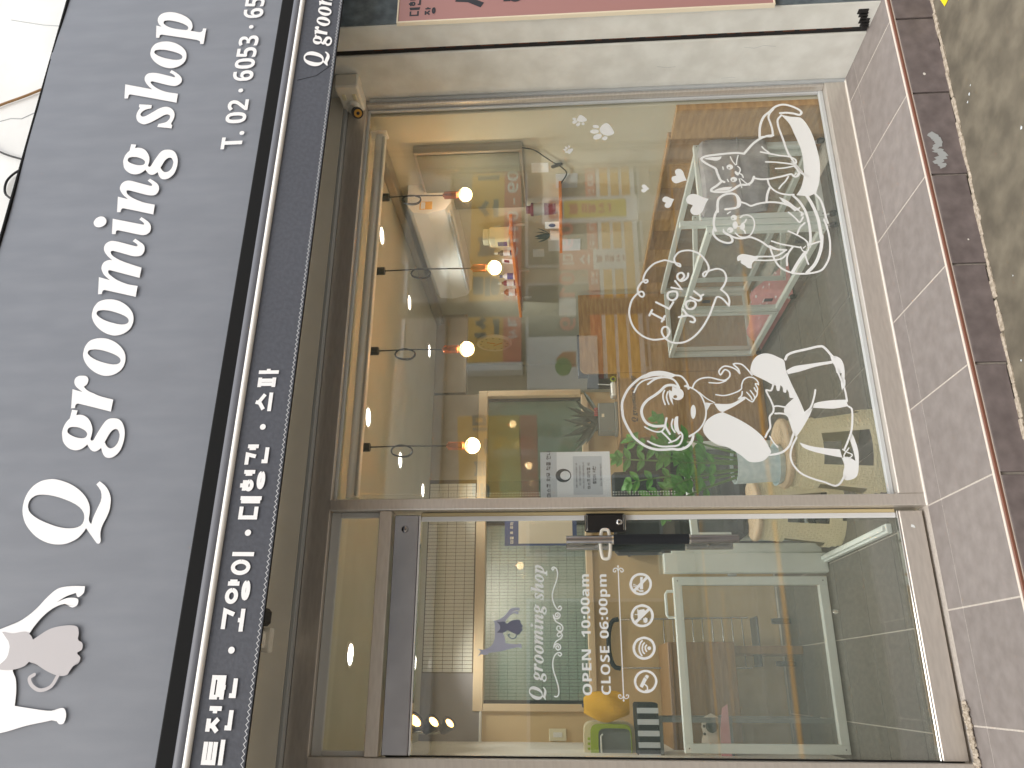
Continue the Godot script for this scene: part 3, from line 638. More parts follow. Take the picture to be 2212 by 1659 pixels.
	textured("wood_orange", grain(32, 0.016, C(206, 120, 48), C(226, 142, 66), 256, 4, 1.4, Vector2(1, 7)), 0.4, 0.5)
	mat("white_frame", C(228, 236, 231), 0.45)
	mat("white_plastic", C(236, 236, 230), 0.35)
	mat("cream_plastic", C(232, 224, 190), 0.4)
	mat("black_plastic", C(26, 26, 28), 0.4)
	mat("black_matte", C(20, 20, 22), 0.7)
	mat("foam", C(30, 33, 38), 0.9)
	mat("copper", C(205, 122, 88), 0.22, 0.9)
	mat("cable_black", C(18, 20, 22), 0.5)
	lit("lamp_white", C(255, 250, 240), 6.0)
	lit("lamp_warm", C(255, 214, 150), 8.0)
	lit("spot_warm", C(255, 200, 110), 5.0)
	mat("lamp_rim", C(226, 224, 214), 0.4)
	mat("frost", C(240, 236, 226), 0.3)
	mat("panel_face", C(118, 118, 102), 0.12)
	textured("cushion", grain(33, 0.02, C(158, 156, 158), C(182, 180, 182), 256, 5, 1.5), 0.95, 0.4, 0.0, grain(34, 0.12, Color.BLACK, Color.WHITE, 128, 3), 0.1)
	textured("pink_cloth", grain(35, 0.03, C(206, 138, 140), C(224, 160, 160), 128, 3), 0.95, 0.3)
	mat("cloth_dot", C(240, 232, 232), 0.9)
	textured("stool_plastic", grain(36, 0.02, C(222, 212, 176), C(232, 223, 190), 128, 3), 0.45, 0.4)
	textured("stool_top", grain(37, 0.02, C(196, 172, 140), C(208, 186, 154), 128, 3), 0.5, 0.4)
	textured("pot_pale", grain(38, 0.05, C(196, 214, 216), C(222, 234, 234), 256, 4, 1.8), 0.5, 0.35)
	textured("granite", grain(39, 0.2, C(84, 90, 88), C(160, 164, 160), 256, 3, 2.2), 0.6, 0.3)
	mat("soil", C(52, 40, 30), 0.95)
	var lf := textured("leaf", grain(44, 0.05, C(66, 128, 42), C(106, 168, 62), 128, 3), 0.35, 0.2, 0.0, null, 0.0, false)
	lf.backlight_enabled = true
	lf.backlight = Color(0.2, 0.35, 0.1)
	mat("stem", C(104, 136, 66), 0.5)
	textured("dark_leaf", grain(45, 0.05, C(34, 44, 38), C(62, 76, 62), 128, 3), 0.45, 0.2)
	mat("red", C(176, 44, 48), 0.5)
	mat("blue", C(52, 96, 168), 0.5)
	mat("maroon", C(112, 44, 58), 0.4)
	mat("amber", C(150, 90, 30), 0.25)
	mat("paper", C(238, 242, 244), 0.7)
	mat("paper_grey", C(206, 212, 217), 0.7)
	mat("print_grey", C(90, 88, 94), 0.7)
	mat("navy", C(30, 42, 78), 0.5)
	mat("navy_print", C(70, 82, 130), 0.6)
	mat("yellow", C(232, 178, 40), 0.6)
	mat("lime", C(158, 178, 44), 0.35)
	mat("carrier_body", C(218, 206, 172), 0.4)
	mat("carrier_dark", C(120, 124, 122), 0.3)
	mat("plush", C(232, 220, 204), 0.9)
	mat("steel_wire", C(210, 210, 205), 0.2, 1.0)
	# across the street
	textured("far_wall", grain(46, 0.01, C(196, 176, 150), C(214, 196, 170), 128, 4), 0.85, 2.0)
	textured("far_upper", grain(47, 0.02, C(166, 160, 152), C(188, 182, 174), 128, 4), 0.85, 2.0)
	mat("far_yellow", C(248, 186, 30), 0.5)
	mat("far_red", C(226, 92, 62), 0.5)
	mat("far_white", C(244, 244, 240), 0.5)
	mat("far_ink", C(70, 76, 78), 0.5)
	mat("far_banner", C(248, 226, 40), 0.5)
	mat("far_glass", C(70, 78, 78), 0.1)
	mat("road_yellow", C(226, 160, 50), 0.8)
	mat("green_print", C(96, 158, 62), 0.6)
	mat("orange_print", C(210, 120, 50), 0.6)

# ---------------------------------------------------------------- ground
func ground_y(x: float) -> float:
	return -0.124 - 0.0325 * x

func ground() -> void:
	var s := S()
	# the pavement falls a little to the right; it runs out to the kerb of the lane
	var xs := [-40.0, -4.0, 6.0, 40.0]
	for i in 3:
		var a: float = xs[i]
		var b: float = xs[i + 1]
		var ya := ground_y(clampf(a, -4, 6))
		var yb := ground_y(clampf(b, -4, 6))
		s.quad(V(a, ya, -0.4), V(b, yb, -0.4), V(b, yb, 2.0), V(a, ya, 2.0), Vector3.UP)
		s.quad(V(a, ya, 2.0), V(b, yb, 2.0), V(b, yb - 0.1, 2.0), V(a, ya - 0.1, 2.0), Vector3.BACK)
	struct("pavement", s, M.concrete)
	struct("road", S().box(V(0, -0.39, 2.7), V(120, 0.1, 1.5)), M.asphalt)
	struct("lane", S().box(V(0, -0.39, 5.38), V(120, 0.1, 3.84)), M.lane_concrete)
	struct("ground", S().box(V(0, -0.5, 0), V(240, 0.1, 240)), M.concrete)
	for z in [3.42, 6.95]:
		var o := struct("road_marking", S().box(V(2, -0.337, z), V(60, 0.006, 0.12)), M.road_yellow)
		o.set_meta("label", "yellow line painted along the lane")
	# the tiled porch: each tile with its own edge, joints recessed
	var porch := Node3D.new()
	porch.name = "porch"
	porch.set_meta("kind", "structure")
	add_child(porch)
	obj("porch_bed", S().span(V(-2.4, -0.4, -0.02), V(4.0, -0.0012, 0.560)), M.grout, porch)
	var tile_meshes := []
	for w in [0.113, 0.392]:
		tile_meshes.append(S().box(Vector3.ZERO, V(0.3975, 0.012, w + 0.002), 0.0015).mesh())
	var j := 0
	for i in range(-6, 8):
		var x := -0.05 + 0.403 * i + 0.2015
		j += 1
		if x < 2.3:
			inst("tile", tile_meshes[0], M["porch_tile_%d" % (j % 4)], porch, T(V(x, -0.006, 0.1175)))
		inst("tile", tile_meshes[1], M["porch_tile_%d" % ((j * 3 + 1) % 4)], porch, T(V(x, -0.006, 0.374)))
		# riser tile under the nosing
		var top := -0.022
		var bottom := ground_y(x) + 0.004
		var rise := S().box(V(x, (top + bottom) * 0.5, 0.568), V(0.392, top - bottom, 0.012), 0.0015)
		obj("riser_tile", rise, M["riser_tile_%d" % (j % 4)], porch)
	obj("nosing", S().span(V(-2.4, -0.017, 0.563), V(4.0, -0.004, 0.575), 0.003), M.brown_trim, porch)
	obj("nosing_edge", S().span(V(-2.4, -0.004, 0.562), V(4.0, 0.0005, 0.5725), 0.001), M.cream_trim, porch)
	obj("nosing_edge", S().span(V(-2.4, -0.0215, 0.563), V(4.0, -0.017, 0.573), 0.001), M.cream_trim, porch)
	obj("joint_filler", S().span(V(-0.05, -0.003, 0.0585), V(2.113, 0.007, 0.067), 0.003), M.white_caulk, porch)
	# the crumbly mortar line where riser and pavement meet
	var mo := S()
	for i in 90:
		var x := -2.4 + i * 0.066
		mo.box(V(x + rng.randf_range(-.01, .01), ground_y(x) + 0.001, 0.579 + rng.randf_range(-.004, .004)), V(0.075, rng.randf_range(0.008, 0.016), rng.randf_range(0.012, 0.026)), 0.004, T(V(0, 0, 0)))
	obj("mortar_line", mo, M.mortar, porch).set_meta("kind", "stuff")
	# a smear of dried filler and white spots on the riser
	var sm := S()
	for k in 9:
		var p := PackedVector2Array()
		var c := Vector2(1.20 + k * 0.018, -0.07 + 0.012 * sin(k * 1.7))
		for q in 9:
			var a := TAU * q / 9
			p.append(c + Vector2(cos(a) * rng.randf_range(.008, .022), sin(a) * rng.randf_range(.008, .03)))
		sm.outline([p], T(V(0, 0, 0.5746 + k * 0.0002)))
	obj("filler_smear", sm, M.caulk, porch)
	var sp := S()
	for c in [Vector3(1.66, -0.085, 0.007), Vector3(0.86, -0.1, 0.004)]:
		var p := PackedVector2Array()
		for q in 10:
			p.append(Vector2(c.x, c.y) + Vector2(cos(TAU * q / 10), sin(TAU * q / 10) * 0.8) * c.z)
		sp.outline([p], T(V(0, 0, 0.5748)))
	obj("paint_spot", sp, M.white_caulk, porch)
	# bits on the pavement
	var bits := S()
	for k in 22:
		var x := rng.randf_range(0.2, 2.4)
		var z := rng.randf_range(0.62, 1.25)
		var p := PackedVector2Array()
		var r := rng.randf_range(.002, .007)
		for q in 7:
			p.append(Vector2(cos(TAU * q / 7), sin(TAU * q / 7) * rng.randf_range(.4, 1.6)) * r)
		bits.outline([p], Transform3D(Basis.from_euler(V(-PI / 2, rng.randf() * TAU, 0)), V(x, ground_y(x) + 0.002, z)))
	var gb := obj("pavement_specks", bits, M.paper_grey)
	tag(gb, "pale specks and crumbs scattered over the concrete pavement", "litter")
	gb.set_meta("kind", "stuff")
	var st := S()
	st.outline([PackedVector2Array([Vector2(-.03, -.022), Vector2(.05, -.03), Vector2(.06, .03), Vector2(-.02, .03)])], Transform3D(Basis.from_euler(V(-PI / 2, 0.3, 0)), V(1.965, ground_y(1.965) + 0.003, 0.68)), 0.001)
	tag(obj("ground_sticker", st, M.far_banner), "small yellow sticker stuck on the pavement at the edge of view", "sticker")
# ---------------------------------------------------------------- the building
func shop_shell() -> void:
	# floor of 40 cm tiles
	var fl := Node3D.new()
	fl.name = "shop_floor"
	fl.set_meta("kind", "structure")
	add_child(fl)
	obj("floor_bed", S().span(V(-2.2, -0.4, -3.5), V(2.4, -0.004, -0.0205)), M.floor_grout, fl)
	var ft := S().box(Vector3.ZERO, V(0.395, 0.008, 0.395), 0.001).mesh()
	var half := S().box(Vector3.ZERO, V(0.395, 0.008, 0.275), 0.001).mesh()
	for i in range(-3, 6):
		for j in range(-1, 5):
			var x := -0.3 + 0.4 * i
			if x > 2.1: continue
			if j == -1:
				inst("tile", half, M["floor_tile_%d" % ((i + 9) % 4)], fl, T(V(x, -0.004, -0.205)))
			else:
				inst("tile", ft, M["floor_tile_%d" % ((i * 3 + j * 5 + 40) % 4)], fl, T(V(x, -0.004, -0.545 - 0.4 * j)))
	# ceiling, walls
	struct("ceiling", S().span(V(-2.2, 2.45, -3.5), V(2.4, 2.7, -0.06)), M.ceiling)
	struct("right_wall", S().span(V(2.08, 0, -3.5), V(2.4, 2.7, -0.012)), M.wall_paint)
	struct("left_wall", S().span(V(-2.4, -0.1, -3.5), V(-2.2, 2.7, 0.0)), M.beige_wall)
	struct("rear_wall", S().span(V(-2.2, -0.1, -3.6), V(2.4, 2.7, -3.5)), M.wall_paint)
	# the near pier of the right wall stands a little proud of it
	struct("wall_pier", S().span(V(2.062, 0.0, -0.23), V(2.0795, 2.449, -0.013), 0.003), M.wall_paint)
	struct("cornice", S().span(V(1.985, 2.40, -2.395), V(2.079, 2.449, -0.24), 0.006), M.grey_wall)
	# wooden boards on the lower right wall
	var pn := Node3D.new()
	pn.name = "wall_panelling"
	tag(pn, "brown wooden boards covering the lower part of the right wall", "wall panel")
	add_child(pn)
	var z := -0.014
	var k := 0
	while z > -2.38:
		var w := 0.235
		obj("board", S().span(V(2.046 + (0.0 if k > 0 else -0.02), 0.0, maxf(z - w + 0.003, -2.39)), V(2.0615 if k == 0 else 2.0795, 0.832, z), 0.002), M.wood if k % 2 == 0 else M.wood_dark, pn)
		z -= w
		k += 1
	obj("top_cap", S().span(V(2.036, 0.832, -2.38), V(2.0795, 0.846, -0.24), 0.002), M.wood, pn)
	# partition at the back: glazed window into the grooming room
	var bk := Node3D.new()
	bk.name = "partition"
	tag(bk, "back partition with glazed white tiles above a long green glass window", "wall")
	add_child(bk)
	obj("lower_panel", S().span(V(-2.2, 0.0, -2.5), V(1.38, 1.30, -2.4)), M.beige_wall, bk)
	obj("side_panel", S().span(V(-2.2, 1.30, -2.5), V(-0.90, 2.03, -2.4)), M.beige_wall, bk)
	obj("upper_panel", S().span(V(-0.66, 2.09, -2.5), V(0.70, 2.45, -2.404)), M.tile_joint, bk)
	obj("upper_panel", S().span(V(0.70, 2.09, -2.5), V(1.38, 2.45, -2.4)), M.grey_wall, bk)
	obj("grey_panel", S().span(V(-2.2, 2.045, -2.5), V(-0.66, 2.45, -2.392)), M.lilac_wall, bk)
	obj("light_strip", S().span(V(-2.2, 2.028, -2.5), V(-0.66, 2.0445, -2.375), 0.003), M.white_plastic, bk)
	obj("head_trim", S().span(V(-0.90, 2.02, -2.5), V(1.40, 2.09, -2.372), 0.004), M.beige_trim, bk)
	obj("jamb_trim", S().span(V(-0.90, 1.25, -2.5), V(-0.852, 2.0195, -2.372), 0.004), M.beige_trim, bk)
	obj("jamb_trim", S().span(V(1.352, 1.30, -2.5), V(1.40, 2.0195, -2.372), 0.004), M.beige_trim, bk)
	obj("sill_trim", S().span(V(-0.852, 1.25, -2.5), V(1.352, 1.30, -2.36), 0.004), M.beige_trim, bk)
	obj("alcove_head", S().span(V(1.40, 2.20, -2.5), V(2.0795, 2.449, -2.4)), M.grey_wall, bk)
	var wn := obj("window", S().span(V(-0.852, 1.30, -2.455), V(-0.83, 2.02, -2.43)).span(V(0.36, 1.30, -2.455), V(0.40, 2.02, -2.43)).span(V(1.33, 1.30, -2.455), V(1.352, 2.02, -2.43)), M.black_plastic, bk)
	obj("pane", S().span(V(-0.83, 1.30, -2.446), V(0.36, 2.02, -2.44)), M.teal_glass, wn)
	obj("pane", S().span(V(0.40, 1.30, -2.446), V(1.33, 2.02, -2.44)), M.teal_glass, wn)
	# little glazed upright tiles: on the partition above the window, and on the wall of the room behind it
	stick_tiles(bk, -0.655, 0.695, 2.095, 2.445, -2.404, 300)
	var rw := Node3D.new()
	rw.name = "grooming_room_wall"
	tag(rw, "white tiled wall of the grooming room seen through the green glass", "wall")
	add_child(rw)
	obj("backing", S().span(V(-1.2, 0.9, -3.3), V(0.9, 2.45, -3.26)), M.tile_joint, rw)
	stick_tiles(rw, -1.0, 0.75, 1.05, 2.4, -3.26, 300)
	# the outside of the building
	var b := Node3D.new()
	b.name = "shop_building"
	tag(b, "cream painted shop building with white wall above the grey signboard", "building")
	add_child(b)
	obj("lintel", S().span(V(-2.4, 2.545, -0.2), V(2.1145, 2.95, 0.085), 0.004), M.cream_paint, b)
	obj("lintel_rail", S().span(V(-2.4, 2.655, 0.0852), V(2.1145, 2.80, 0.16), 0.006), M.cream_paint, b)
	obj("upper_wall", S().span(V(-4.0, 2.95, -0.3), V(6.0, 6.0, 0.10)), M.upper_paint, b)
	obj("side_wall", S().span(V(-4.0, -0.4, -3.6), V(-1.085, 2.95, 0.06)), M.cream_paint, b)
	obj("rear_block", S().span(V(-4.0, 2.72, -3.7), V(6.0, 2.95, -0.3)), M.cream_paint, b)
	obj("caulk_line", S().span(V(-1.085, 2.530, 0.046), V(2.114, 2.546, 0.086), 0.003), M.caulk, b)
	# cracks in the white upper wall
	for l in [[[2.03, 4.42], [2.055, 4.33], [2.05, 4.27], [2.09, 4.2]], [[2.75, 4.5], [2.70, 4.3], [2.68, 4.15]]]:
		var p := PackedVector3Array()
		for q in l: p.append(V(q[0], q[1], 0.1005))
		obj("crack", S().tube(p, 0.003, 4), M.caulk, b)
	# the pier at the right of the window: two painted leaves with a dark gap between them
	var pr := Node3D.new()
	pr.name = "side_pier"
	tag(pr, "white painted wall pier beside the window with a dark vertical gap", "wall")
	add_child(pr)
	obj("inner_leaf", S().span(V(2.115, -0.02, -0.2), V(3.4, 2.95, 0.356), 0.004), M.white_paint, pr)
	obj("outer_leaf", S().span(V(2.115, -0.02, 0.386), V(3.4, 2.95, 0.535), 0.006), M.white_paint, pr)
	obj("gap_back", S().span(V(2.124, -0.02, 0.35), V(3.4, 2.95, 0.392)), M.crack_dark, pr)
	var ru := S()
	for i in 26:
		var y := 0.1 + i * 0.088
		ru.box(V(2.1165, y, 0.3865 + rng.randf_range(-.001, .002)), V(0.004, rng.randf_range(.03, .09), rng.randf_range(.002, .006)), 0.001)
	obj("rust_edge", ru, M.rust, pr)
	obj("caulk_bead", S().span(V(2.098, 0.0, 0.05), V(2.1155, 2.42, 0.068), 0.004), M.caulk, pr)
	# chipped plaster at the foot of the outer leaf
	var ch := S()
	for i in 6:
		ch.box(V(2.1145, 0.02 + i * 0.008, 0.39 + i * 0.018), V(0.006, 0.03 + 0.008 * (i % 3), 0.03), 0.003, T(V(0, 0, 0)))
	obj("chipped_foot", ch, M.crack_dark, pr)
	obj("front_face", S().span(V(2.117, 0.0, 0.5352), V(3.4, 2.95, 0.540)), M.slate_wall, pr)
	# hairline cracks in the paint
	for l in [[[0.30, 0.55], [0.29, 0.50], [0.305, 0.46], [0.295, 0.40]], [[0.20, 0.95], [0.19, 0.90], [0.195, 0.86]], [[0.10, 0.62], [0.105, 0.57], [0.10, 0.55]]]:
		var p := PackedVector3Array()
		for q in l: p.append(V(2.1149, q[1], q[0]))
		obj("hairline_crack", S().tube(p, 0.0008, 4), M.caulk, pr)
	# cables looped on the upper wall
	var loops := [
		["thin brown cable hanging in a curve on the white upper wall", [[2.02, 4.62], [2.13, 4.41], [2.19, 4.27], [2.25, 4.15]], 0.007, "wood_dark"],
		["thin dark cable rising from the signboard across the white wall", [[1.98, 4.5], [1.84, 4.34], [1.78, 4.2], [1.76, 4.1]], 0.005, "cable_black"],
		["dark cable looping over the top edge of the signboard", [[1.75, 4.1], [1.70, 4.2], [1.64, 4.24], [1.56, 4.22], [1.50, 4.1]], 0.006, "cable_black"],
	]
	for l in loops:
		var mm := []
		for q in l[1]:
			mm.append_array([q[0] * 1000.0, q[1] * 1000.0])
		var p := PackedVector3Array()
		for q in curve(mm, false, 6): p.append(V(q.x, q.y, 0.115))
		tag(obj("wall_cable", S().tube(p, l[2], 6), M[l[3]]), l[0], "cable", "cables on the upper wall")

func stick_tiles(parent: Node, x0: float, x1: float, y0: float, y1: float, z: float, most: int) -> void:
	var w := 0.0255
	var h := 0.069
	var one := S().box(Vector3.ZERO, V(w - 0.0028, h - 0.0028, 0.006), 0.001)
	var mesh := one.mesh()
	var rest := S()
	var n := 0
	var j := 0
	while y1 - (j + 1) * h > y0 - 0.001:
		var i := 0
		while x0 + (i + 1) * w < x1 + 0.001:
			var c := V(x0 + (i + 0.5) * w, y1 - (j + 0.5) * h, z + 0.003)
			if n < most:
				inst("tile", mesh, M.glazed_white, parent, T(c))
			else:
				rest.add(one, T(c))
			n += 1
			i += 1
		j += 1
	if rest.v.size():
		obj("tiling", rest, M.glazed_white, parent).set_meta("kind", "stuff")

# ---------------------------------------------------------------- steel and glass
func shop_front() -> void:
	var f := thing("window_frame", "stainless steel frame of the shop window and entrance", "frame", Vector3.ZERO)
	obj("header", S().span(V(-1.085, 2.436, -0.06), V(2.114, 2.5295, 0.05), 0.003), M.steel, f)
	obj("mullion", S().span(V(-0.0465, -0.002, -0.05), V(0.0, 2.4355, 0.062), 0.003), M.steel, f)
	obj("sill", S().span(V(0.0005, 0.0, -0.05), V(2.114, 0.104, 0.058), 0.004), M.steel, f)
	obj("jamb", S().span(V(2.083, 0.1045, -0.05), V(2.114, 2.4355, 0.052), 0.003), M.steel, f)
	obj("post", S().span(V(-1.084, -0.002, -0.05), V(-0.982, 2.4355, 0.062), 0.003), M.steel, f)
	obj("transom_bar", S().span(V(-0.9815, 2.172, -0.05), V(-0.047, 2.224, 0.05), 0.003), M.steel, f)
	# glazing beads
	obj("bead", S().span(V(0.0005, 2.424, 0.0005), V(2.0825, 2.4355, 0.018), 0.002), M.bead, f)
	obj("bead", S().span(V(2.072, 0.126, 0.0005), V(2.0825, 2.4235, 0.018), 0.002), M.bead, f)
	obj("bead", S().span(V(0.0005, 0.1045, 0.0005), V(2.0825, 0.1255, 0.022), 0.003), M.bead, f)
	obj("bead", S().span(V(-0.9815, 2.395, 0.0005), V(-0.047, 2.4355, 0.02), 0.003), M.bead, f)
	obj("bead", S().span(V(-0.070, 2.2245, 0.0005), V(-0.047, 2.3945, 0.02), 0.003), M.bead, f)
	obj("bead", S().span(V(-0.9815, 2.2245, 0.0005), V(-0.962, 2.3945, 0.02), 0.003), M.bead, f)
	obj("pane", S().span(V(0.001, 0.108, -0.010), V(2.0815, 2.434, 0.0)).span(V(0.001, 0.108, -0.0285), V(2.0815, 2.434, -0.0225)), M.glass, f).set_meta("label", "large clear shop window pane")
	obj("pane", S().span(V(-0.981, 2.225, -0.010), V(-0.048, 2.434, 0.0)), M.glass, f).set_meta("label", "narrow clear pane above the entrance door")
	# the door
	var d := thing("entrance_door", "glass entrance door with steel rails and opening hours lettering", "door", V(-0.5, 0, 0))
	var at := V(0.5, 0, 0)
	obj("top_rail", S().box(at + V(-0.5195, 2.1125, 0.003), V(0.915, 0.101, 0.052), 0.003), M.steel_bright, d)
	obj("bottom_rail", S().box(at + V(-0.5195, 0.0575, 0.003), V(0.915, 0.091, 0.052), 0.003), M.steel, d)
	obj("rail_bead", S().box(at + V(-0.5195, 2.0575, 0.008), V(0.915, 0.008, 0.026), 0.002), M.chrome, d)
	obj("rail_bead", S().box(at + V(-0.5195, 0.107, 0.010), V(0.915, 0.006, 0.026), 0.002), M.chrome, d)
	obj("pane", S().span(at + V(-0.975, 0.1105, -0.010), at + V(-0.064, 2.053, 0.0)).span(at + V(-0.975, 0.1105, -0.0285), at + V(-0.064, 2.053, -0.0225)), M.glass, d)
	obj("seal_strip", S().span(at + V(-0.086, 0.111, 0.0006), at + V(-0.066, 2.053, 0.012), 0.002), M.seal, d)
	obj("edge_strip", S().span(at + V(-0.0655, 0.111, -0.02), at + V(-0.0505, 2.053, 0.010), 0.002), M.cream_strip, d)
	obj("hinge_edge", S().span(at + V(-0.9812, 0.02, -0.012), at + V(-0.9765, 2.15, 0.012), 0.001), M.rubber, d)
	var kc := obj("key_cylinder", S().lathe([Vector2(0, 0.006), Vector2(0.012, 0.006), Vector2(0.0145, 0.003), Vector2(0.0145, 0)], T(at + V(-0.122, 2.117, 0.0292), 90), 18), M.steel_bright, d)
	obj("key_slot", S().box(at + V(-0.122, 2.117, 0.0356), V(0.003, 0.013, 0.0006)), M.rubber, kc)
	# digital lock
	var lk := obj("digital_lock", S().box(at + V(-0.1015, 1.284, 0.022), V(0.076, 0.170, 0.026), 0.008), M.black_plastic, d)
	for y in [1.361, 1.207]:
		obj("chrome_band", S().box(at + V(-0.1015, y, 0.0335), V(0.066, 0.011, 0.008), 0.003), M.chrome, lk)
	obj("dial", S().lathe([Vector2(0, 0.010), Vector2(0.009, 0.010), Vector2(0.0125, 0.007), Vector2(0.014, 0)], T(at + V(-0.1015, 1.228, 0.0345), 90), 20), M.chrome, lk)
	obj("dial_hub", S().lathe([Vector2(0, 0.004), Vector2(0.0045, 0.003), Vector2(0.0055, 0)], T(at + V(-0.1015, 1.228, 0.0447), 90), 14), M.black_plastic, lk)
	obj("cover_hinge", S().tube(PackedVector3Array([at + V(-0.0635, 1.36, 0.014), at + V(-0.0635, 1.21, 0.014)]), 0.004, 8), M.rubber, lk)
	# pull handles outside and inside
	for side in [0, 1]:
		var z := 0.062 if side == 0 else -0.062
		var x := -0.176 if side == 0 else -0.183
		var h := obj("pull_handle", S().tube(PackedVector3Array([at + V(x, 1.256, z), at + V(x, 0.955, z)]), 0.020, 18), M.foam, d)
		h.set_meta("label", "black foam sleeve pull handle with steel ends")
		for e in [[1.258, 1.446], [0.759, 0.953]]:
			obj("handle_end", S().tube(PackedVector3Array([at + V(x, e[0], z), at + V(x, e[1], z)]), 0.0165, 18), M.steel_bright, h)
		for y in [1.257, 0.954]:
			obj("collar", S().tube(PackedVector3Array([at + V(x, y - 0.006, z), at + V(x, y + 0.006, z)]), 0.0195, 18), M.chrome, h)
		for y in [1.32, 0.86]:
			obj("standoff", S().tube(PackedVector3Array([at + V(x, y, z), at + V(x, y, 0.001 if side == 0 else -0.011)]), 0.008, 10), M.chrome, h)
	# clear plastic cable guard over the handle
	var gd := []
	for k in 40:
		var a := TAU * k / 40
		gd.append(Vector2(cos(a) * 0.070 * (1.0 if absf(cos(a)) < 0.7 else 1.0), sin(a) * 0.024))
	var loop := PackedVector3Array()
	for k in 33:
		var a := TAU * k / 32
		loop.append(at + V(-0.190 + clampf(cos(a) * 0.060, -0.045, 0.045) + cos(a) * 0.014, 1.287 + sin(a) * 0.020, 0.036))
	obj("handle_bracket", S().tube(loop, 0.007, 8, false), M.frost, d)
	# patch of dried filler under the door, and paper scrap on its bottom rail
	obj("paper_scrap", S().outline([PackedVector2Array([Vector2(0, 0), Vector2(.011, .003), Vector2(.015, .014), Vector2(.004, .017)])], T(at + V(-0.133, 0.05, 0.0295))), M.paper, d)
	var dm := S()
	for k in 22:
		dm.box(V(-0.78 - k * 0.0105, 0.006 + rng.randf() * 0.004, 0.062 + rng.randf_range(-.004, .008) + k * 0.0006), V(0.016, rng.randf_range(0.01, 0.02), rng.randf_range(0.02, 0.04)), 0.005, T(V(0, 0, 0)))
	var mm := obj("threshold_mortar", dm, M.mortar)
	tag(mm, "rough patch of dried mortar under the left end of the door", "mortar patch")
	# camera in its weather box under the lintel
	var cc := thing("security_camera", "small bullet security camera on a beige box beside the window top", "camera", V(2.06, 2.48, 0.1))
	var o := V(-2.06, -2.48, -0.1)
	obj("junction_box", S().span(o + V(2.035, 2.435, 0.06), o + V(2.114, 2.545, 0.245), 0.008), M.cream_paint, cc)
	obj("box_lid", S().span(o + V(2.031, 2.43, 0.175), o + V(2.1145, 2.5495, 0.25), 0.008), M.cream_paint, cc)
	for y in [2.462, 2.515]:
		obj("clip", S().span(o + V(2.0265, y - 0.009, 0.155), o + V(2.0345, y + 0.009, 0.195), 0.002), M.cream_plastic, cc)
	obj("base", S().lathe([Vector2(0.0, 0.014), Vector2(0.022, 0.014), Vector2(0.033, 0.006), Vector2(0.034, 0)], T(o + V(2.036, 2.487, 0.112), 0, 0, 90), 20), M.white_plastic, cc)
	obj("arm", S().tube(PackedVector3Array([o + V(2.028, 2.487, 0.112), o + V(2.008, 2.476, 0.112)]), 0.012, 12), M.white_plastic, cc)
	var p0 := o + V(2.012, 2.482, 0.100)
	var dir := V(-0.55, -0.32, 0.45).normalized()
	obj("barrel", S().tube(PackedVector3Array([p0 - dir * 0.03, p0 + dir * 0.058]), 0.0245, 18), M.white_plastic, cc)
	obj("hood", S().tube(PackedVector3Array([p0 + dir * 0.0585, p0 + dir * 0.090]), 0.0275, 18), M.black_plastic, cc)
	var ln := obj("lens_ring", S().tube(PackedVector3Array([p0 + dir * 0.0905, p0 + dir * 0.0922]), 0.0200, 18), M.amber_film, cc)
	obj("lens", S().tube(PackedVector3Array([p0 + dir * 0.0923, p0 + dir * 0.0945]), 0.0085, 14), M.rubber, ln)
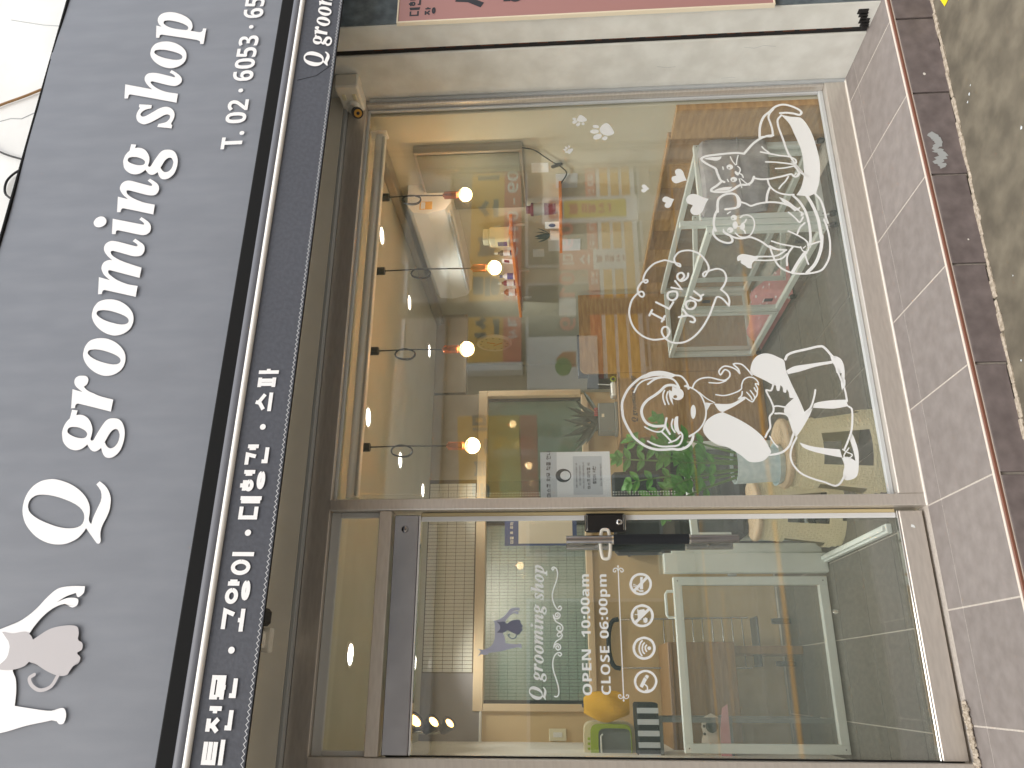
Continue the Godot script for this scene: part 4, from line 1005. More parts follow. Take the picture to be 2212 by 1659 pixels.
# ---------------------------------------------------------------- signs and awning
func signs() -> void:
	var s := thing("signboard", "large grey signboard with the shop name in white italic letters", "sign", V(0.6, 2.69, 0.6))
	var o := V(-0.6, -2.69, -0.6)
	# a stretched sheet that waves very slightly
	var sh := S()
	var nx := 60
	var top := 3.742
	var wave := func(x: float, y: float) -> float:
		return 0.0035 * sin(x * 4.1 + 0.6) * (y - 2.69) + 0.0015 * sin(x * 11.0 + y * 3.0)
	for i in nx:
		for j in 6:
			var x0 := -2.6 + 6.2 * i / nx
			var x1 := -2.6 + 6.2 * (i + 1) / nx
			var q := []
			for c in [[x0, j], [x1, j], [x1, j + 1], [x0, j + 1]]:
				var yb: float = 2.695 - 0.0066 * c[0]
				var y: float = yb + (top - yb) * c[1] / 6.0
				q.append(o + V(c[0], y, 0.62 + wave.call(c[0], y)))
			sh.quad(q[0], q[1], q[2], q[3], Vector3.BACK)
	obj("sheet", sh, M.sign_sheet, s)
	obj("frame", S().span(o + V(-2.6, 2.72, 0.12), o + V(3.6, 3.73, 0.605)), M.case_black, s)
	obj("top_edge", S().span(o + V(-2.6, 3.735, 0.11), o + V(3.6, 3.748, 0.624), 0.003), M.case_black, s)
	var lt := T(o + V(0, 3.105, 0.6265))
	var called := {"Q": 0, "g": 1, "r": 2}
	for k in LAYOUT.size():
		if LAYOUT[k][0] == "j":
			continue
		var one := shop_name(lt, k, k + (2 if LAYOUT[k][0] == "i" else 1), 6)
		obj("letter", one, M.sign_print, s)
	# dog and cat emblem: the door sticker's drawing, enlarged
	var k := 2.7836
	var em := Transform3D(Basis.from_scale(V(k, k, 1)), o + V(-0.41618 + 0.43571 * k, 3.08145 - 1.63919 * k, 0.6265))
	obj("dog_emblem", drawing("logo_dog", em, 0.0003, 6), M.sign_print, s)
	obj("cat_emblem", drawing("logo_cat", em * T(V(0, 0, 0.0015)), 0.0003, 6), M.sign_pale, s)
	obj("telephone_number", words("T. 02 · 6053 · 6566", "Droid Sans", 700, 0.985, 0.093, T(o + V(1.376, 2.776, 0.6265))), M.sign_print, s)
	# awning: black case, rolled cloth, white front bar and a valance with zigzag hem; it hangs a touch lower at the right
	var a := thing("awning", "rolled up awning with white front bar and dark lettered valance", "awning", V(0.6, 2.58, 0.7))
	a.rotation.z = -0.0134
	var q := V(-0.6, 0, -0.7)
	obj("case", S().span(q + V(-2.6, 0.055, 0.2), q + V(3.6, 0.12, 0.668), 0.006), M.case_black, a)
	obj("case", S().span(q + V(-2.6, 0.0, 0.45), q + V(3.6, 0.05, 0.68), 0.006), M.case_black, a)
	obj("rolled_cloth", S().tube(PackedVector3Array([q + V(-2.6, 0.030, 0.688), q + V(3.6, 0.030, 0.688)]), 0.0215, 14), M.roll_cloth, a)
	obj("front_bar", S().tube(PackedVector3Array([q + V(-2.6, -0.004, 0.722), q + V(3.6, -0.004, 0.722)]), 0.0105, 16), M.awning_bar, a)
	var vl := S()
	var hem := -0.182
	var nv := 124
	for i in nv:
		var x0 := -2.6 + 6.2 * i / nv
		var x1 := -2.6 + 6.2 * (i + 1) / nv
		var z0 := 0.7195 + 0.0016 * sin(x0 * 9.0)
		var z1 := 0.7195 + 0.0016 * sin(x1 * 9.0)
		vl.quad(q + V(x0, hem, z0), q + V(x1, hem, z1), q + V(x1, -0.012, 0.7195), q + V(x0, -0.012, 0.7195), Vector3.BACK)
		vl.quad(q + V(x0, hem, z0 - 0.002), q + V(x1, hem, z1 - 0.002), q + V(x1, -0.012, 0.7175), q + V(x0, -0.012, 0.7175), Vector3.FORWARD)
	var va := obj("valance", vl, M.valance_cloth, a)
	obj("crease", S().tube(PackedVector3Array([q + V(1.64, -0.03, 0.7205), q + V(1.66, -0.11, 0.7210), q + V(1.72, -0.175, 0.7212)]), 0.0008, 4), M.case_black, va)
	var zz := PackedVector2Array()
	for i in 690:
		zz.append(Vector2(-2.6 + i * 0.009, hem + (0.011 if i % 2 == 0 else 0.003)))
	obj("zigzag_stitch", S().ribbon(zz, 0.0022, T(q + V(0, 0, 0.7226)), 0.0, false), M.stitch, va)
	obj("hem", S().span(q + V(-2.6, hem - 0.004, 0.7165), q + V(3.6, hem, 0.7222), 0.001), M.case_black, va)
	# lettering on the valance
	var kn := 0.368 / 0.90
	var nt := Transform3D(Basis.from_scale(V(0.35, 0.35, 1)), q + V(1.709 + 0.276 * 0.35, -0.138, 0.7235))
	obj("letters", shop_name(nt, 0, 14, 4), M.sign_print, va)
	for w in [["스파", 0.161], ["대형견", -0.213], ["고양이", -0.575], ["트전문", -0.955]]:
		obj("letters", hangul(w[0], 0.083, 0.0135, T(q + V(w[1], -0.128, 0.7232)), 1.09), M.sign_print, va)
	for x in [0.110, -0.257, -0.624, -1.0]:
		var c := PackedVector2Array()
		for i in 16:
			c.append(Vector2(cos(TAU * i / 16), sin(TAU * i / 16)) * 0.0105)
		obj("letters", S().outline([c], T(q + V(x, -0.094, 0.7232))), M.sign_print, va)
	# brackets that carry the awning
	for x in [-0.57, 2.25]:
		var br := obj("bracket", S().span(q + V(x - 0.045, -0.02, 0.165), q + V(x + 0.045, 0.11, 0.205), 0.004).span(q + V(x - 0.03, -0.005, 0.205), q + V(x + 0.03, 0.05, 0.46), 0.004), M.cream_paint, a)
		obj("bolt", S().lathe([Vector2(0, 0.016), Vector2(0.011, 0.015), Vector2(0.0125, 0.0)], T(q + V(x - 0.02, 0.015, 0.2055), 90), 6), M.steel_bright, br)
		obj("arm_cap", S().span(q + V(x + 0.05, -0.01, 0.18), q + V(x + 0.115, 0.06, 0.3), 0.012), M.black_plastic, br)
	# pink sign of the neighbour
	var p := thing("neighbour_sign", "tall pink sign board with dark letters on the next shop front", "sign", V(2.5, 0.47, 0.55))
	var r := V(-2.5, -0.47, -0.55)
	obj("panel", S().span(r + V(2.106, 0.477, 0.5402), r + V(3.3, 2.166, 0.560)), M.pink_sheet, p)
	for e in [[V(2.098, 0.469, 0.5402), V(2.1058, 2.174, 0.563)], [V(2.106, 2.1665, 0.5402), V(3.3, 2.174, 0.563)], [V(2.106, 0.469, 0.5402), V(3.3, 0.4765, 0.563)]]:
		obj("edging", S().span(r + e[0], r + e[1], 0.001), M.cream_edge, p)
	obj("letters", hangul("대한", 0.055, 0.008, T(r + V(2.135, 2.066, 0.5606)), 1.05), M.ink, p)
	obj("letters", hangul("장", 0.052, 0.008, T(r + V(2.135, 1.995, 0.5606))), M.ink, p)
	obj("letters", hangul("사", 0.20, 0.032, T(r + V(2.165, 1.74, 0.5606))), M.ink, p)
	obj("letters", hangul("항", 0.20, 0.032, T(r + V(2.18, 1.50, 0.5606))), M.ink, p)
	obj("letters", hangul("구", 0.20, 0.032, T(r + V(2.18, 1.26, 0.5606))), M.ink, p)

# ---------------------------------------------------------------- stickers on the glass
func sticker(called: String, label: String, key: String, m: Material, z := 0.0012) -> MeshInstance3D:
	var o := obj(called, drawing(key, T(V(0, 0, z))), m)
	tag(o, label, "sticker")
	return o

func stickers() -> void:
	for p in [["paw_a", "upper small white paw print sticker, beside the biggest paw"], ["paw_b", "biggest of the three white paw print stickers"], ["paw_c", "smallest white paw print sticker, leftmost of the three paws"]]:
		var o := sticker("paw_sticker", p[1], p[0], M.vinyl)
		o.set_meta("group", "paw print stickers on the window")
	for p in [["heart_a", "smallest white heart sticker, nearest to the paw prints"], ["heart_b", "middle sized white heart sticker in the air above the dog"], ["heart_c", "white heart sticker above the cat's head"], ["heart_d", "biggest white heart sticker, right above the puppy's head"]]:
		var o := sticker("heart_sticker", p[1], p[0], M.vinyl)
		o.set_meta("group", "heart stickers on the window")
	sticker("cat_sticker", "white line drawing of a sitting cat on the window", "cat", M.vinyl, 0.0056)
	sticker("dog_sticker", "white line drawing of a puppy with a raised tail on the window", "dog", M.vinyl, 0.0019)
	sticker("bed_sticker", "white drawn pet bed under the cat and the puppy", "bed", M.vinyl, 0.0008)
	sticker("speech_bubble_sticker", "white cloud speech bubble with handwritten I Love you", "bubble", M.vinyl)
	sticker("girl_sticker", "white line drawing of a kneeling girl with a ponytail", "girl", M.vinyl)
	# door lettering
	var d := thing("door_lettering", "white shop name, opening hours and round symbols on the door glass", "sticker", V(-0.5, 1.2, 0.001))
	var o := V(0.5, -1.2, 0)
	var k := 0.2098
	var t := Transform3D(Basis(Vector3.BACK, -0.0130) * Basis.from_scale(V(k, k, 1)), o + V(-0.783 + 0.27606 * k + 0.004, 1.543 + 0.004, 0.0006))
	obj("shop_name", shop_name(t, 0, 14, 4), M.vinyl, d)
	obj("dog_emblem", drawing("logo_dog", T(o + V(0, 0, 0.0004))), M.vinyl_lilac, d)
	obj("cat_emblem", drawing("logo_cat", T(o + V(0, 0, 0.0016))), M.vinyl_slate, d)
	obj("scroll_line", drawing("door_scroll", T(o)), M.vinyl, d)
	obj("rule_line", drawing("door_rule", T(o)), M.vinyl, d)
	var cap := 0.0365
	for l in [["OPEN", 1.3585, -0.7615, 0.167], ["10:00am", 1.3570, -0.5480, 0.2426], ["CLOSE", 1.2865, -0.7590, 0.1774], ["06:00pm", 1.2850, -0.5530, 0.2472]]:
		var low := 0.28 if l[0].ends_with("pm") else 0.0
		obj("text", words(l[0], "Droid Sans", 700, l[3], cap * (1.0 + low), T(o + V(l[2], l[1] - cap * low, 0.0006))), M.vinyl, d)
	for p in [["icon_smoking", "no smoking symbol"], ["icon_food", "no food and drink symbol"], ["icon_wifi", "wireless network symbol"], ["icon_camera", "security camera symbol"]]:
		obj("round_symbol", drawing(p[0], T(o)), M.vinyl, d).set_meta("label", p[1])
	# notice taped inside the window
	var n := thing("paper_notice", "white paper mask notice taped inside the window beside the mullion", "notice", V(0.11, 1.4, -0.030))
	var r := V(-0.11, -1.4, 0.013)
	obj("sheet", S().span(r + V(0.008, 1.25, -0.0135), r + V(0.220, 1.551, -0.0130)), M.paper, n)
	var fr := Transform3D(Basis(), r + V(0, 0, -0.0126))
	obj("grey_box", S().outline([PackedVector2Array([Vector2(.008, 1.48), Vector2(.22, 1.48), Vector2(.22, 1.551), Vector2(.008, 1.551)])], Transform3D(Basis(), r + V(0, 0, -0.0128))), M.paper_grey, n)
	obj("grey_box", S().outline([PackedVector2Array([Vector2(.03, 1.285), Vector2(.2, 1.285), Vector2(.2, 1.41), Vector2(.03, 1.41)])], Transform3D(Basis(), r + V(0, 0, -0.0128))), M.paper_grey, n)
	obj("heading", hangul("마스크 의무 착용 안내", 0.0195, 0.0032, fr * T(V(0.02, 1.506, 0)), 1.04), M.print_grey, n)
	for l in [["코로나 바이러스가 확산됨에 따라", 1.392, 0.0072, 0.0010], ["모든 분들의 안전을 위하여", 1.377, 0.0072, 0.0010], ["반드시 마스크 착용을 부탁드립니다", 1.362, 0.0072, 0.0010], ["마스크 미착용 시", 1.336, 0.0148, 0.0026], ["출입이 제한", 1.312, 0.0148, 0.0026], ["되오니 협조 부탁드리겠습니다", 1.288, 0.0072, 0.0010]]:
		var len: float = l[0].length() * l[2] * 0.9
		obj("text_line", hangul(l[0], l[2], l[3], fr * T(V(0.115 - len * 0.5, l[1], 0))), M.print_grey, n)
	# head of a person wearing a mask, printed
	var hd := S()
	var hair := PackedVector2Array()
	for q in 18:
		hair.append(Vector2(0.115, 1.452) + Vector2(cos(TAU * q / 18) * 0.030, sin(TAU * q / 18) * 0.034))
	hd.outline([hair], fr)
	obj("printed_head", hd, M.ink, n)
	var fc := PackedVector2Array()
	for q in 16:
		fc.append(Vector2(0.115, 1.444) + Vector2(cos(TAU * q / 16) * 0.020, sin(TAU * q / 16) * 0.022))
	obj("printed_mask", S().outline([fc], fr * T(V(0, 0, 0.0003))), M.paper, n)
# ---------------------------------------------------------------- inside the shop
func spot(parent: Node, at: Vector3, energy: float, c: Color, angle := 60.0, size := 0.045) -> void:
	var l := SpotLight3D.new()
	l.name = "light"
	l.light_energy = energy
	l.light_color = c
	l.spot_angle = angle
	l.spot_range = 8.0
	l.spot_attenuation = 2.0
	l.light_size = size
	l.shadow_enabled = true
	l.rotation_degrees = V(-90, 0, 0)
	l.position = at
	parent.add_child(l, true)

func bulb(parent: Node, at: Vector3, energy: float, c: Color, size := 0.03) -> void:
	var l := OmniLight3D.new()
	l.name = "light"
	l.light_energy = energy
	l.light_color = c
	l.omni_range = 8.0
	l.omni_attenuation = 2.0
	l.light_size = size
	l.shadow_enabled = true
	l.position = at
	parent.add_child(l, true)

func room_fixtures() -> void:
	# recessed ceiling lights in rows
	var rows := {1.63: "right", 0.55: "middle", -0.60: "left"}
	var order := {-0.48: "nearest the glass", -1.30: "second from the glass", -2.10: "third from the glass"}
	for x in rows:
		for z in order:
			var d := thing("ceiling_light", "round recessed ceiling light in the %s row, %s" % [rows[x], order[z]], "ceiling light", V(x, 2.45, z), "recessed ceiling lights")
			obj("rim", S().lathe([Vector2(0.046, -0.001), Vector2(0.048, -0.007), Vector2(0.058, -0.006), Vector2(0.060, 0.0)], Transform3D(), 24), M.lamp_rim, d)
			obj("lamp", S().lathe([Vector2(0.0, -0.005), Vector2(0.030, -0.0045), Vector2(0.046, -0.002)], Transform3D(), 24), M.lamp_white, d)
			spot(d, V(0, -0.012, 0), 0.46, C(248, 252, 246))
	# four pendants near the glass
	var pend := [[1.822, 1.966, -0.39, "rightmost pendant lamp, copper socket hidden behind the light box edge"], [1.363, 1.799, -0.41, "lowest hanging pendant lamp with copper socket and globe bulb"], [0.885, 1.935, -0.40, "second pendant lamp from the mullion with copper socket"], [0.357, 1.891, -0.37, "pendant lamp nearest the mullion with copper socket and globe bulb"]]
	for p in pend:
		var y: float = p[1]
		var d := thing("pendant_lamp", p[3].replace(", copper socket hidden behind the light box edge", " hanging in front of the wall light box"), "lamp", V(p[0], 2.45, p[2]), "pendant lamps in the window")
		var by := y - 2.45
		obj("ceiling_cup", S().lathe([Vector2(0, -0.055), Vector2(0.020, -0.055), Vector2(0.022, -0.052), Vector2(0.022, 0)], Transform3D(), 18), M.black_plastic, d)
		# cable with the surplus tied up in a coil
		var top := -0.055
		var soc := by + 0.125
		var cy := lerpf(top, soc, 0.42)
		obj("cable", S().tube(PackedVector3Array([V(0, top, 0), V(0.003, lerpf(top, soc, 0.5), 0.002), V(0, soc, 0)]), 0.0036, 6), M.cable_black, d)
		var coil := PackedVector3Array()
		for k in 65:
			var a := TAU * k / 32
			coil.append(V(0.0 - 0.022 + cos(a + 0.3) * (0.030 + 0.003 * sin(k * 0.4)), cy + sin(a + 0.3) * 0.052, 0.004 * sin(a * 0.5)))
		obj("cable_coil", S().tube(coil, 0.0040, 6), M.cable_black, d)
		obj("socket", S().lathe([Vector2(0, 0.125), Vector2(0.010, 0.125), Vector2(0.012, 0.118), Vector2(0.021, 0.117), Vector2(0.0215, 0.116), Vector2(0.0215, 0.045), Vector2(0.019, 0.0445), Vector2(0, 0.044)], T(V(0, by, 0)), 22), M.copper, d)
		var gl := []
		var gl2 := []
		for k in 13:
			var a := -PI / 2 + PI * 0.62 * k / 12
			gl.append(Vector2(cos(a) * 0.0385, sin(a) * 0.0385))
		for k in 7:
			var a := -PI / 2 + PI * 0.62 + (PI * 0.28) * k / 6
			gl2.append(Vector2(maxf(0.012, cos(a) * 0.0385), sin(a) * 0.0385))
		gl2.append(Vector2(0.013, 0.046))
		obj("globe_bulb", S().lathe(gl, T(V(0, by, 0)), 24), M.lamp_warm, d)
		obj("bulb_neck", S().lathe(gl2, T(V(0, by, 0)), 24), M.acrylic, d)
		bulb(d, V(0, by, 0), 0.013, C(255, 226, 178), 0.03)
	# roller blind
	var rb := thing("roller_blind", "white roller blind rolled up along the top of the window", "blind", V(1.0, 2.38, -0.075))
	obj("roll", S().tube(PackedVector3Array([V(-0.965, 0, 0), V(0.98, 0, 0)]), 0.030, 20), M.white_plastic, rb)
	obj("bottom_bar", S().box(V(0.0, -0.022, 0.030), V(1.92, 0.014, 0.010), 0.003), M.aluminium, rb)
	for x in [-0.984, 0.996]:
		obj("end_bracket", S().box(V(x, 0.01, 0), V(0.012, 0.09, 0.066), 0.004), M.white_plastic, rb)
	var beads := S()
	for side in [0, 1]:
		for k in 118:
			beads.lathe([Vector2(0, -0.0032), Vector2(0.0032, 0), Vector2(0, 0.0032)], T(V(-0.963 + 0.011 * side, -0.02 - k * 0.0118, 0.012)), 6)
	obj("bead_chain", beads, M.white_plastic, rb)
	# light box on the right wall with its cable and switch
	var lb := thing("light_box", "flat white light box panel hung on the right wall", "light box", V(2.05, 1.64, -0.55))
	var o := V(-2.05, -1.64, 0.55)
	obj("frame", S().span(o + V(2.024, 1.642, -0.835), o + V(2.0795, 2.252, -0.276), 0.004), M.grey_wall, lb)
	obj("face", S().span(o + V(2.018, 1.660, -0.818), o + V(2.0235, 2.234, -0.294), 0.001), M.panel_face, lb)
	var cb := thing("cable_switch", "black cable with an inline switch hanging below the light box", "cable", V(2.06, 1.64, -0.3))
	var pts := [[1.650, -0.31], [1.58, -0.335], [1.52, -0.40], [1.475, -0.45], [1.425, -0.50], [1.395, -0.56], [1.43, -0.66], [1.44, -0.70]]
	var cp := PackedVector3Array()
	var mm := []
	for q in pts: mm.append_array([q[1] * 1000.0, q[0] * 1000.0])
	for q in curve(mm, false, 5): cp.append(V(0.005, q.y - 1.64, q.x + 0.3))
	obj("cable", S().tube(cp, 0.004, 6), M.cable_black, cb)
	obj("switch", S().box(Vector3.ZERO, V(0.018, 0.075, 0.026), 0.008, T(V(0.0, 1.452 - 1.64, -0.475 + 0.3), -28)), M.black_plastic, cb)
	# air conditioner
	var ac := thing("air_conditioner", "white wall air conditioner with an energy label on the right wall", "air conditioner", V(2.0, 2.1, -1.2))
	var a := V(-2.0, -2.1, 1.2)
	var prof := PackedVector2Array([Vector2(2.0795, 2.35), Vector2(1.93, 2.345), Vector2(1.885, 2.31), Vector2(1.875, 2.22), Vector2(1.90, 2.12), Vector2(1.95, 2.085), Vector2(2.0795, 2.08)])
	obj("body", S().outline([prof], Transform3D(Basis(), a + V(0, 0, -1.73)), 1.09), M.white_plastic, ac)
	obj("louvre", S().box(a + V(1.912, 2.098, -1.19), V(0.05, 0.008, 0.98), 0.003, Transform3D()), M.paper_grey, ac)
	var lab := obj("energy_label", S().box(a + V(1.93, 2.235, -0.6385), V(0.055, 0.075, 0.001)), M.yellow, ac)
	obj("label_arc", S().box(a + V(1.93, 2.252, -0.6376), V(0.046, 0.026, 0.0006)), M.paper, lab)
	# upper shelf with bottles and cards
	var sh := thing("wall_shelf", "long orange wooden shelf high on the right wall", "shelf", V(2.0, 1.755, -1.6))
	obj("plank", S().span(V(-0.06, -0.012, -0.60), V(0.0795, 0.008, 0.62), 0.002), M.wood_orange, sh)
	for z in [-0.52, -0.1, 0.5]:
		obj("bracket", S().span(V(-0.05, -0.026, z - 0.010), V(0.0795, -0.0125, z + 0.010), 0.002).span(V(0.070, -0.09, z - 0.010), V(0.0795, -0.0265, z + 0.010), 0.002), M.white_plastic, sh)
	var Y := 1.763
	var clip := thing("clipper_box", "cream plastic clipper box standing on the upper shelf", "box", V(1.985, Y, -1.10))
	obj("box", S().span(V(-0.05, 0, -0.05), V(0.05, 0.135, 0.05), 0.008), M.cream_plastic, clip)
	obj("lid", S().span(V(-0.045, 0.1355, -0.03), V(0.04, 0.175, 0.045), 0.006), M.cream_plastic, clip)
	var lab2 := obj("blue_label", S().span(V(-0.0515, 0.02, -0.03), V(-0.0502, 0.08, 0.02)), M.navy_print, clip)
	for b in [[-1.30, 0.12, 0.018, "navy", "navy bottle with a cap on the upper shelf"], [-1.62, 0.11, 0.022, "paper", "white jar beside the pump bottle on the upper shelf"], [-1.72, 0.13, 0.020, "maroon", "maroon tall bottle on the upper shelf"], [-1.86, 0.12, 0.027, "maroon", "amber pump bottle with printed label on the upper shelf"], [-1.42, 0.055, 0.028, "paper", "small white card standing on the upper shelf"]]:
		var bo := thing("shelf_bottle", b[4], "bottle", V(1.985, Y, b[0]), "things on the upper shelf")
		if b[4].contains("card"):
			bo.name = numbered("shelf_card")
			bo.set_meta("category", "card")
			obj("card", S().box(V(0, 0.04, 0), V(0.002, 0.08, 0.058), 0.0005, T(Vector3.ZERO, 0, 0, -8)), M.paper, bo)
			obj("print", S().box(V(-0.0016, 0.045, 0), V(0.0006, 0.035, 0.034), 0.0, T(Vector3.ZERO, 0, 0, -8)), M.maroon, bo)
			continue
		var h: float = b[1]
		var r: float = b[2]
		obj("body", S().lathe([Vector2(0, 0), Vector2(r, 0), Vector2(r, h * 0.62), Vector2(r * 0.45, h * 0.74), Vector2(r * 0.42, h * 0.8)], Transform3D(), 16), M[b[3]] if not b[4].contains("amber") else M.amber, bo)
		obj("cap", S().lathe([Vector2(r * 0.5, h * 0.8), Vector2(r * 0.5, h), Vector2(0, h)], Transform3D(), 14), M.white_plastic if b[3] != "paper" else M.blue, bo)
		obj("label", S().lathe([Vector2(r + 0.0006, h * 0.12), Vector2(r + 0.0006, h * 0.5)], Transform3D(), 16), M.paper if b[3] != "paper" else M.blue, bo)
	# lower shelf
	var s2 := thing("small_shelf", "short orange wooden shelf lower on the right wall", "shelf", V(2.0, 1.435, -0.95))
	obj("plank", S().span(V(-0.06, -0.010, -0.30), V(0.0795, 0.008, 0.30), 0.002), M.wood_orange, s2)
	var tb := thing("tumbler", "grey tumbler with a maroon lid on the lower shelf", "bottle", V(1.985, 1.4435, -0.80))
	obj("body", S().lathe([Vector2(0, 0), Vector2(0.030, 0), Vector2(0.038, 0.15), Vector2(0.040, 0.155)], Transform3D(), 18), M.aluminium, tb)
	obj("sleeve", S().lathe([Vector2(0.0325, 0.02), Vector2(0.0375, 0.09)], Transform3D(), 18), M.maroon, tb)
	obj("lid", S().lathe([Vector2(0.041, 0.155), Vector2(0.041, 0.17), Vector2(0.025, 0.175), Vector2(0.024, 0.20), Vector2(0, 0.202)], Transform3D(), 18), M.maroon, tb)
	var sp := thing("succulent_pot", "small dark spiky plant in a white pot on the lower shelf", "plant", V(1.985, 1.4435, -1.10))
	obj("pot", S().lathe([Vector2(0, 0), Vector2(0.030, 0), Vector2(0.036, 0.06), Vector2(0.030, 0.06), Vector2(0, 0.052)], Transform3D(), 16), M.paper, sp)
	for k in 9:
		var t := Transform3D(Basis.from_euler(V(0.42 * (k % 3) * 0.7 + 0.12, TAU * k / 9, 0)), V(0, 0.055, 0))
		obj("leaf", leaf_blade(0.105, 0.011, 0.02, t), M.dark_leaf, sp)
	var cd := thing("printed_card", "white printed card with a drawn pear leaning on the lower shelf", "card", V(1.985, 1.4435, -0.98))
	obj("card", S().box(V(0, 0.045, 0), V(0.002, 0.09, 0.075), 0.0005), M.paper, cd)
	obj("print", S().lathe([Vector2(0, -0.0003), Vector2(0.022, 0), Vector2(0, 0.0003)], T(V(-0.0016, 0.045, 0), 0, 0, 90), 14), M.navy_print, cd)
	# papers pinned to the right wall
	var notes := [[1.50, 1.60, -0.47, -0.56], [1.33, 1.46, -0.58, -0.72], [1.30, 1.52, -1.30, -1.45], [1.55, 1.63, -1.42, -1.52]]
	var said := ["small white note on the right wall under the light box", "pale blue note on the right wall beside the hanging cable", "white sheet pinned on the right wall below the upper shelf", "small slip pinned on the right wall near the upper shelf end"]
	for k in 4:
		var q: Array = notes[k]
		tag(obj("wall_note", S().span(V(2.0775, q[0], q[3]), V(2.0795, q[1], q[2])), M.paper_grey if k == 1 else M.paper), said[k], "paper", "notes on the right wall")
	# clock in the alcove at the end of the right wall
	var ck := thing("wall_clock", "round cream wall clock on the right wall beyond the partition", "clock", V(2.079, 2.03, -2.95))
	var ct := T(Vector3.ZERO, 0, 0, 90)
	obj("case", S().lathe([Vector2(0, 0.020), Vector2(0.135, 0.020), Vector2(0.148, 0.028), Vector2(0.155, 0.020), Vector2(0.155, 0)], ct, 36), M.frost, ck)
	obj("dial", S().lathe([Vector2(0, 0.0215), Vector2(0.134, 0.021)], ct, 36), M.cream_plastic, ck)
	obj("hour_hand", S().box(V(-0.024, 0.03, 0.012), V(0.002, 0.075, 0.010), 0.0, T(Vector3.ZERO, 20)), M.wood_orange, ck)
	obj("minute_hand", S().box(V(-0.026, -0.03, -0.02), V(0.002, 0.10, 0.008), 0.0, T(Vector3.ZERO, -35)), M.wood_orange, ck)
	for k in 12:
		var a2 := TAU * k / 12
		obj("hour_mark", S().box(V(-0.0225, cos(a2) * 0.115, sin(a2) * 0.115), V(0.001, 0.014, 0.006)), M.print_grey, ck)

